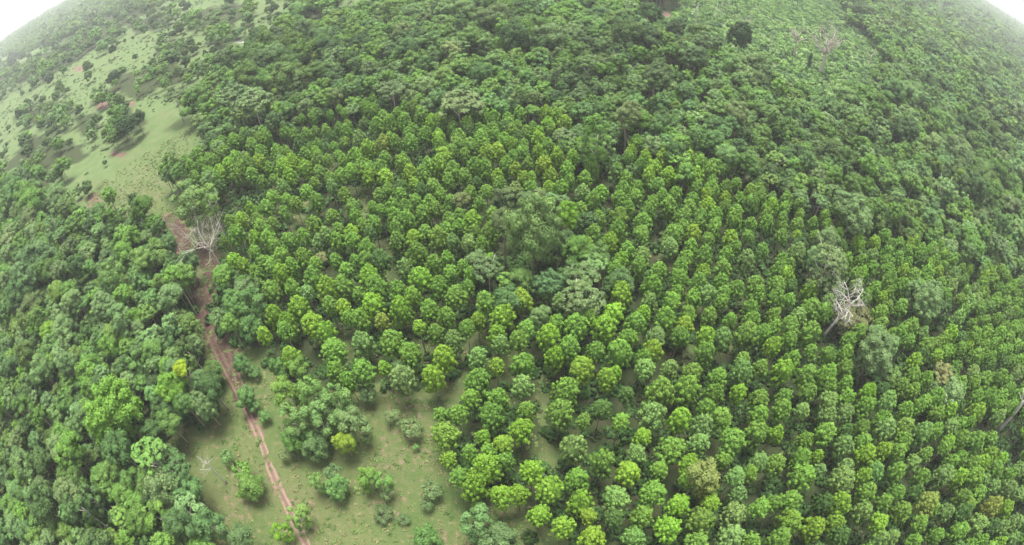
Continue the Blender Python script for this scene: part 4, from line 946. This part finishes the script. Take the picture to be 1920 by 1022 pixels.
merge('forest', [t for t in rest if t['name'] not in ('plantation_tree', 'pasture_tree')], 'dense green canopy of the surrounding forest')
merge('pasture_thickets', [t for t in rest if t['name'] == 'pasture_tree'], 'far scattered thickets on the hazy pastures')

# undergrowth between the stems, bright scrub on the clearing to the upper right, weeds on the grass
def bushes(name, pts, label):
    rec = []
    for x, y, r, sz, c in pts:
        z0 = float(zg(x, y)); D = math.sqrt(x * x + y * y + H * H)
        rec.append(dict(kind='shrub', v=int(RG.integers(5)), x=x, y=y, hc=0.05, r=r, sz=sz, tint=c, rot=RG.uniform(0, 6.28), z0=z0, D=400 if r < 0.9 or (D > 120 and name != 'scrub') else 100))
    V = [CLOUD]
    st = [dict(q, D=q['D']) for q in rec]
    for q in st: q['hc'] = 0.05
    merge(name, st, label)
pts = []
gx, gy, px, py, D = grid(2.8, 0, 230)
infr, pl, mx, gp, cl, pa, wd, sc, ff = regions(px, py); gr = regions(*pix(gx, gy, gx * 0)[:2])
for i in range(len(gx)):
    f_ = not (gr[1][i] or gr[4][i] or (gr[5][i] and not gr[6][i]) or gr[7][i])
    pr = 0.8 if f_ or gr[2][i] else (0.85 if gr[1][i] and not gr[3][i] else (0.15 if gr[1][i] else 0))
    if RG.random() < pr:
        c = np.array([(0.045, 0.098, 0.024), (0.062, 0.122, 0.034), (0.070, 0.095, 0.036)][RG.choice(3, p=[.45, .4, .15])]) * RG.uniform(.8, 1.2)
        pts.append((gx[i], gy[i], RG.uniform(0.9, 1.9) * (1.25 if f_ else 1.0), RG.uniform(1.0, 2.0), c))
bushes('undergrowth', pts, 'low dark shrubs and saplings between the stems')
pts = []
gx, gy, px, py, D = grid(4.6, 230, 700)
sc = inside(*pix(gx, gy, zg(gx, gy))[:2], SCRUB)
for i in np.where(sc)[0]:
    c = np.array([(0.135, 0.240, 0.062), (0.100, 0.190, 0.052), (0.175, 0.270, 0.095), (0.060, 0.120, 0.040)][RG.choice(4, p=[.35, .3, .15, .2])]) * RG.uniform(.85, 1.15)
    pts.append((gx[i], gy[i], RG.uniform(1.6, 3.6), RG.uniform(0.7, 1.5), c))
bushes('scrub', pts, 'bright green low scrub regrowing on the cleared slope at the upper right')
pts = []
gx, gy, px, py, D = grid(1.15, 0, 215)
cl = regions(*pix(gx, gy, gx * 0)[:2]); hit = np.any([inside(px, py + 8, [(x - 8, y), (x + 8, y), (x + 8, y + 30), (x - 8, y + 30)]) for x, y in [(318,405),(335,440),(350,480),(362,560),(378,600),(400,640),(430,690),(455,735),(480,800),(500,850),(510,880),(530,920),(545,960),(570,1000)]], 0)
dn = vnoise(gx / 8, gy / 8, 70) + 0.5 * vnoise(gx / 3, gy / 3, 71)
for i in np.where((cl[4] | (cl[1] & cl[3])) & ~hit)[0]:
    if RG.random() < 0.28 + 0.40 * (dn[i] > 0.0) + 0.25 * (dn[i] > 0.5):
        c = np.array([(0.085, 0.140, 0.036), (0.120, 0.175, 0.050), (0.150, 0.155, 0.065)][RG.integers(3)]) * RG.uniform(.8, 1.2)
        pts.append((gx[i], gy[i], RG.uniform(0.18, 0.5) * (1.6 if RG.random() < 0.06 else 1), RG.uniform(0.5, 0.9), c))
gx, gy, px, py, D = grid(4.2, 150, 800)
R_ = regions(*pix(gx, gy, zg(gx, gy))[:2]); dn = vnoise(gx / 22, gy / 22, 80) + 0.6 * vnoise(gx / 8, gy / 8, 81)
for i in np.where((R_[5] & ~R_[6]) | R_[8])[0]:
    if RG.random() < 0.08 + 0.32 * (dn[i] > 0.05) + 0.3 * (dn[i] > 0.5):
        c = np.array([(0.075, 0.120, 0.036), (0.050, 0.090, 0.030), (0.100, 0.150, 0.050)][RG.integers(3)]) * RG.uniform(.8, 1.2)
        pts.append((gx[i], gy[i], RG.uniform(0.4, 1.5), RG.uniform(0.6, 1.2), c))
bushes('weeds', pts, 'weeds and coarse tufts growing in the short grass')

# ------------------------------------------------------------------ leafless and dead trees
def limb_parts(rg, p, d, L, r, depth, out, spread=0.55, kids=3, up=0.12):
    n = 5; pts = [np.array(p, float)]; dd = unit(np.array(d, float))
    for i in range(n):
        dd = unit(dd + rg.normal(size=3) * 0.16 + np.array([0, 0, up])); pts.append(pts[-1] + dd * L / n)
    out.append(tube(pts, np.linspace(r, r * 0.42, n + 1), 6 if depth > 1 else 4))
    if depth > 0:
        for i in range(kids):
            t = rg.uniform(0.35, 1.0); q = pts[int(t * n)]; e = unit(dd + rg.normal(size=3) * spread)
            limb_parts(rg, q, e, L * rg.uniform(0.45, 0.7), r * 0.45, depth - 1, out, spread, kids, up)

def dead_tree(seed, bx, by, tx, ty, label, mat=None, limbs=6, fork=0.6, r=0.3, kids=3, depth=2, spread=0.55, reach=0.42, up=0.12, hmax=None, name='dead_tree', cat='dead tree', twig=None, bend=0.0, group='leafless dead trees', hgt=None):
    """trunk from the ground under one pixel up to the height another pixel shows, with bare limbs from the fork up"""
    rg = np.random.default_rng(seed); mat = mat or M_DEAD
    x, y, h = height_at(bx, by, tx, ty)
    z0 = float(zg(x, y))
    if z0 > 0.3:
        for _ in range(3): x, y, _t = (float(q) for q in at(bx, by, z0)); z0 = float(zg(x, y))
    if hgt: h = hgt
    e = bpy.data.objects.new(name, None); e.location = (x, y, z0); C.objects.link(e)
    e['label'] = label; e['category'] = cat; e['group'] = group
    b = rg.normal(size=2) * 0.03 * h
    ts = np.linspace(0, 1, 9); th = h * (fork + 0.08)
    pth = [(b[0] * t * t + bend * math.sin(t * 3), b[1] * t * t, t * th) for t in ts]
    o = bpy.data.objects.new('trunk', wood_mesh('dead_trunk', [tube(pth, [r * (1.45 if t == 0 else 1) * (1 - 0.5 * t) for t in ts], 9)], mat)); C.objects.link(o); o.parent = e; o.location = (0, 0, -0.1)
    for i in range(limbs):
        t = rg.uniform(0.72, 1.0) if i else 1.0; p = np.array(pth[int(t * 8)]); a = i * 2.4 + rg.uniform(-.4, .4)
        d = (math.cos(a) * 0.9, math.sin(a) * 0.9, rg.uniform(0.5, 1.3)); ps = []
        limb_parts(rg, p, d, h * reach * rg.uniform(0.6, 1.2), r * 0.36, depth, ps, spread, kids, up)
        o = bpy.data.objects.new('limb', wood_mesh('dead_limb', ps, twig or mat)); C.objects.link(o); o.parent = e; o.location = (0, 0, -0.1)
    return e, h
info = []
info.append(dead_tree(3, 1543, 632, 1600, 512, 'tall pale dead tree with thick bare trunk and twisted limbs rising from planted rows', mat=M_BLEACH, fork=0.62, limbs=8, r=0.38, kids=4, depth=3, reach=0.26, spread=1.0, up=-0.02, bend=0.6))
info.append(dead_tree(5, 414, 500, 360, 405, 'bare branched pale brown tree over the dark red soil of the track', mat=M_PALE, fork=0.40, limbs=8, r=0.27, kids=4, depth=3, reach=0.44, spread=0.6))
info.append(dead_tree(7, 1538, 140, 1575, 40, 'largest grey leafless tree standing in the bright green scrub', mat=M_TWIG, fork=0.42, limbs=11, r=0.95, kids=4, depth=2, reach=0.38, spread=0.7))
info.append(dead_tree(8, 1488, 108, 1515, 45, 'slimmer grey leafless tree left of the largest one in the scrub', mat=M_TWIG, fork=0.5, limbs=8, r=0.7, kids=4, depth=2, reach=0.28, spread=0.7))
info.append(dead_tree(9, 1408, 172, 1428, 122, 'pale forked dead tree at the lower edge of the scrub', mat=M_DEAD, fork=0.45, limbs=6, r=0.6, kids=3, depth=1, reach=0.4, spread=0.5))
info.append(dead_tree(10, 1302, 64, 1305, 2, 'tall straight bare trunk with a thin top at the left side of the scrub', mat=M_DEAD, fork=0.75, limbs=5, r=0.5, kids=2, depth=1, reach=0.18))
info.append(dead_tree(11, 1341, 42, 1347, 2, 'thin pale bare stem in the upper scrub, lower of three close together', mat=M_DEAD, fork=0.8, limbs=3, r=0.28, kids=2, depth=1, reach=0.16))
info.append(dead_tree(12, 1350, 38, 1357, 2, 'thin pale bare stem in the upper scrub, middle of three close together', mat=M_DEAD, fork=0.8, limbs=3, r=0.25, kids=2, depth=1, reach=0.16))
info.append(dead_tree(13, 1362, 25, 1368, -6, 'thin pale bare stem in the upper scrub, top one of three close together', mat=M_DEAD, fork=0.8, limbs=3, r=0.25, kids=2, depth=1, reach=0.16))
info.append(dead_tree(14, 1398, 62, 1408, 24, 'pinkish leafless crown just behind the very dark dense tree in the scrub', mat=M_TWIG, fork=0.5, limbs=6, r=0.3, kids=3, depth=2, reach=0.3))
info.append(dead_tree(15, 1628, 128, 1645, 98, 'broken pale stump with two arms at the right edge of the scrub', mat=M_PALE, fork=0.7, limbs=2, r=0.5, kids=1, depth=1, reach=0.5))
info.append(dead_tree(16, 1148, 206, 1151, 160, 'thin pale stem in the middle of the upper forest', mat=M_PALE, fork=0.6, limbs=6, r=0.26, kids=3, depth=1, reach=0.26))
info.append(dead_tree(17, 847, 150, 845, 88, 'tall straight white trunk standing clear of the upper forest', mat=M_DEAD, fork=0.8, limbs=4, r=0.42, kids=2, depth=1, reach=0.16))
info.append(dead_tree(18, 837, 70, 833, 30, 'thin bare stem far up in the forest above the straight white trunk', mat=M_PALE, fork=0.75, limbs=4, r=0.32, kids=2, depth=1, reach=0.16))
info.append(dead_tree(19, 1872, 806, 1950, 760, 'thick white broken trunk at the right edge of the block', mat=M_BLEACH, fork=0.55, limbs=5, r=0.62, kids=2, depth=1, reach=0.35, hgt=19))
info.append(dead_tree(20, 425, 906, 378, 858, 'thin white leafless tree leaning on the grass left of the track', mat=M_BLEACH, fork=0.75, limbs=4, r=0.17, kids=3, depth=2, reach=0.3))
info.append(dead_tree(21, 488, 556, 480, 515, 'grey twiggy leafless tree beside the dirt track bend', mat=M_TWIG, fork=0.35, limbs=9, r=0.2, kids=4, depth=2, reach=0.5, spread=0.8))
info.append(dead_tree(22, 1302, 362, 1311, 330, 'small thin pale stem at the upper edge of the planted block', mat=M_DEAD, fork=0.6, limbs=3, r=0.12, kids=2, depth=1, reach=0.3))
info.append(dead_tree(23, 1858, 318, 1874, 296, 'pale leafless tree in the forest on the far right', mat=M_PALE, fork=0.6, limbs=4, r=0.3, kids=2, depth=1, reach=0.35))
info.append(dead_tree(24, 1895, 476, 1925, 452, 'bare pale limbs poking from the forest near the right edge', mat=M_DEAD, fork=0.6, limbs=4, r=0.26, kids=2, depth=1, reach=0.4))
info.append(dead_tree(25, 1787, 330, 1805, 306, 'forked pale stem in the right forest, left of the leafless tree', mat=M_PALE, fork=0.6, limbs=3, r=0.24, kids=2, depth=1, reach=0.4))
info.append(dead_tree(26, 1612, 60, 1619, 40, 'short pale trunk at the dark forest wall right of the scrub', mat=M_DEAD, fork=0.8, limbs=3, r=0.36, kids=1, depth=1, reach=0.2))
info.append(dead_tree(27, 1620, 60, 1628, 38, 'pinkish trunk at the dark forest wall, right of the short pale one', mat=M_PALE, fork=0.8, limbs=3, r=0.4, kids=1, depth=1, reach=0.2))
info.append(dead_tree(28, 1640, 72, 1650, 48, 'whitish trunk at the forest wall, rightmost of three', mat=M_PALE, fork=0.8, limbs=3, r=0.32, kids=1, depth=1, reach=0.2))
print('dead tree heights', [round(h, 1) for _, h in info])

# standing stems wrapped in creepers on the scrub
def ivy_stem(seed, bx, by, tx, ty, label):
    rg = np.random.default_rng(seed); x, y, h = height_at(bx, by, tx, ty); z0 = float(zg(x, y)); x, y, _ = (float(q) for q in at(bx, by, z0))
    e = bpy.data.objects.new('creeper_covered_stem', None); e.location = (x, y, z0); C.objects.link(e); e['label'] = label; e['category'] = 'dead stem'; e['group'] = 'stems wrapped in creepers'
    o = bpy.data.objects.new('trunk', wood_mesh('stem', [tube([(0, 0, 0), (0.1, 0, h * .5), (0.2, 0.1, h)], [0.35, 0.28, 0.15])], M_PALE)); C.objects.link(o); o.parent = e
    lb = [(rg.normal() * .25, rg.normal() * .25, h * (0.18 + 0.8 * i / 12), 0.5 + 0.7 * math.sin(math.pi * (i + 2) / 15) * rg.uniform(.6, 1.2), 0.9) for i in range(12)]
    V, F, A = leaf_cloud(lb, 60, 0.26, rg, core=0.7); o = bpy.data.objects.new('creeper', mixed_mesh('creeper', V, F, A, [M_LEAF])); o.color = (0.045, 0.095, 0.035, 1); C.objects.link(o); o.parent = e
ivy_stem(1, 1323, 92, 1330, 58, 'dark creeper wrapped stem at the left of the scrub')
ivy_stem(2, 1343, 110, 1349, 76, 'dark creeper wrapped stem right of the first one near the lower edge of the scrub')
ivy_stem(3, 1515, 128, 1523, 98, 'dark creeper wrapped stem between the two grey leafless trees')
ivy_stem(4, 1366, 112, 1371, 92, 'short dark creeper wrapped stem below the very dark dense tree')

# ------------------------------------------------------------------ haze over the land
HZ = 0.00020
v = [(x, y, z) for z in (-14, 134) for x, y in ((-7600, -7600), (7600, -7600), (7600, 7600), (-7600, 7600))]
me = bpy.data.meshes.new('haze'); me.from_pydata(v, [], [(3, 2, 1, 0), (4, 5, 6, 7), (0, 1, 5, 4), (1, 2, 6, 5), (2, 3, 7, 6), (3, 0, 4, 7)]); me.update()
m, t, N, L = nodes('haze'); o = N('ShaderNodeOutputMaterial'); pv = N('ShaderNodeVolumePrincipled')
pv.inputs['Color'].default_value = (0.96, 0.98, 1.0, 1); pv.inputs['Density'].default_value = HZ; pv.inputs['Anisotropy'].default_value = 0.0
L(pv.outputs[0], o.inputs['Volume']); me.materials.append(m)
hz = bpy.data.objects.new('haze', me); C.objects.link(hz); hz['kind'] = 'stuff'; hz['label'] = 'thin white humid haze over the land'
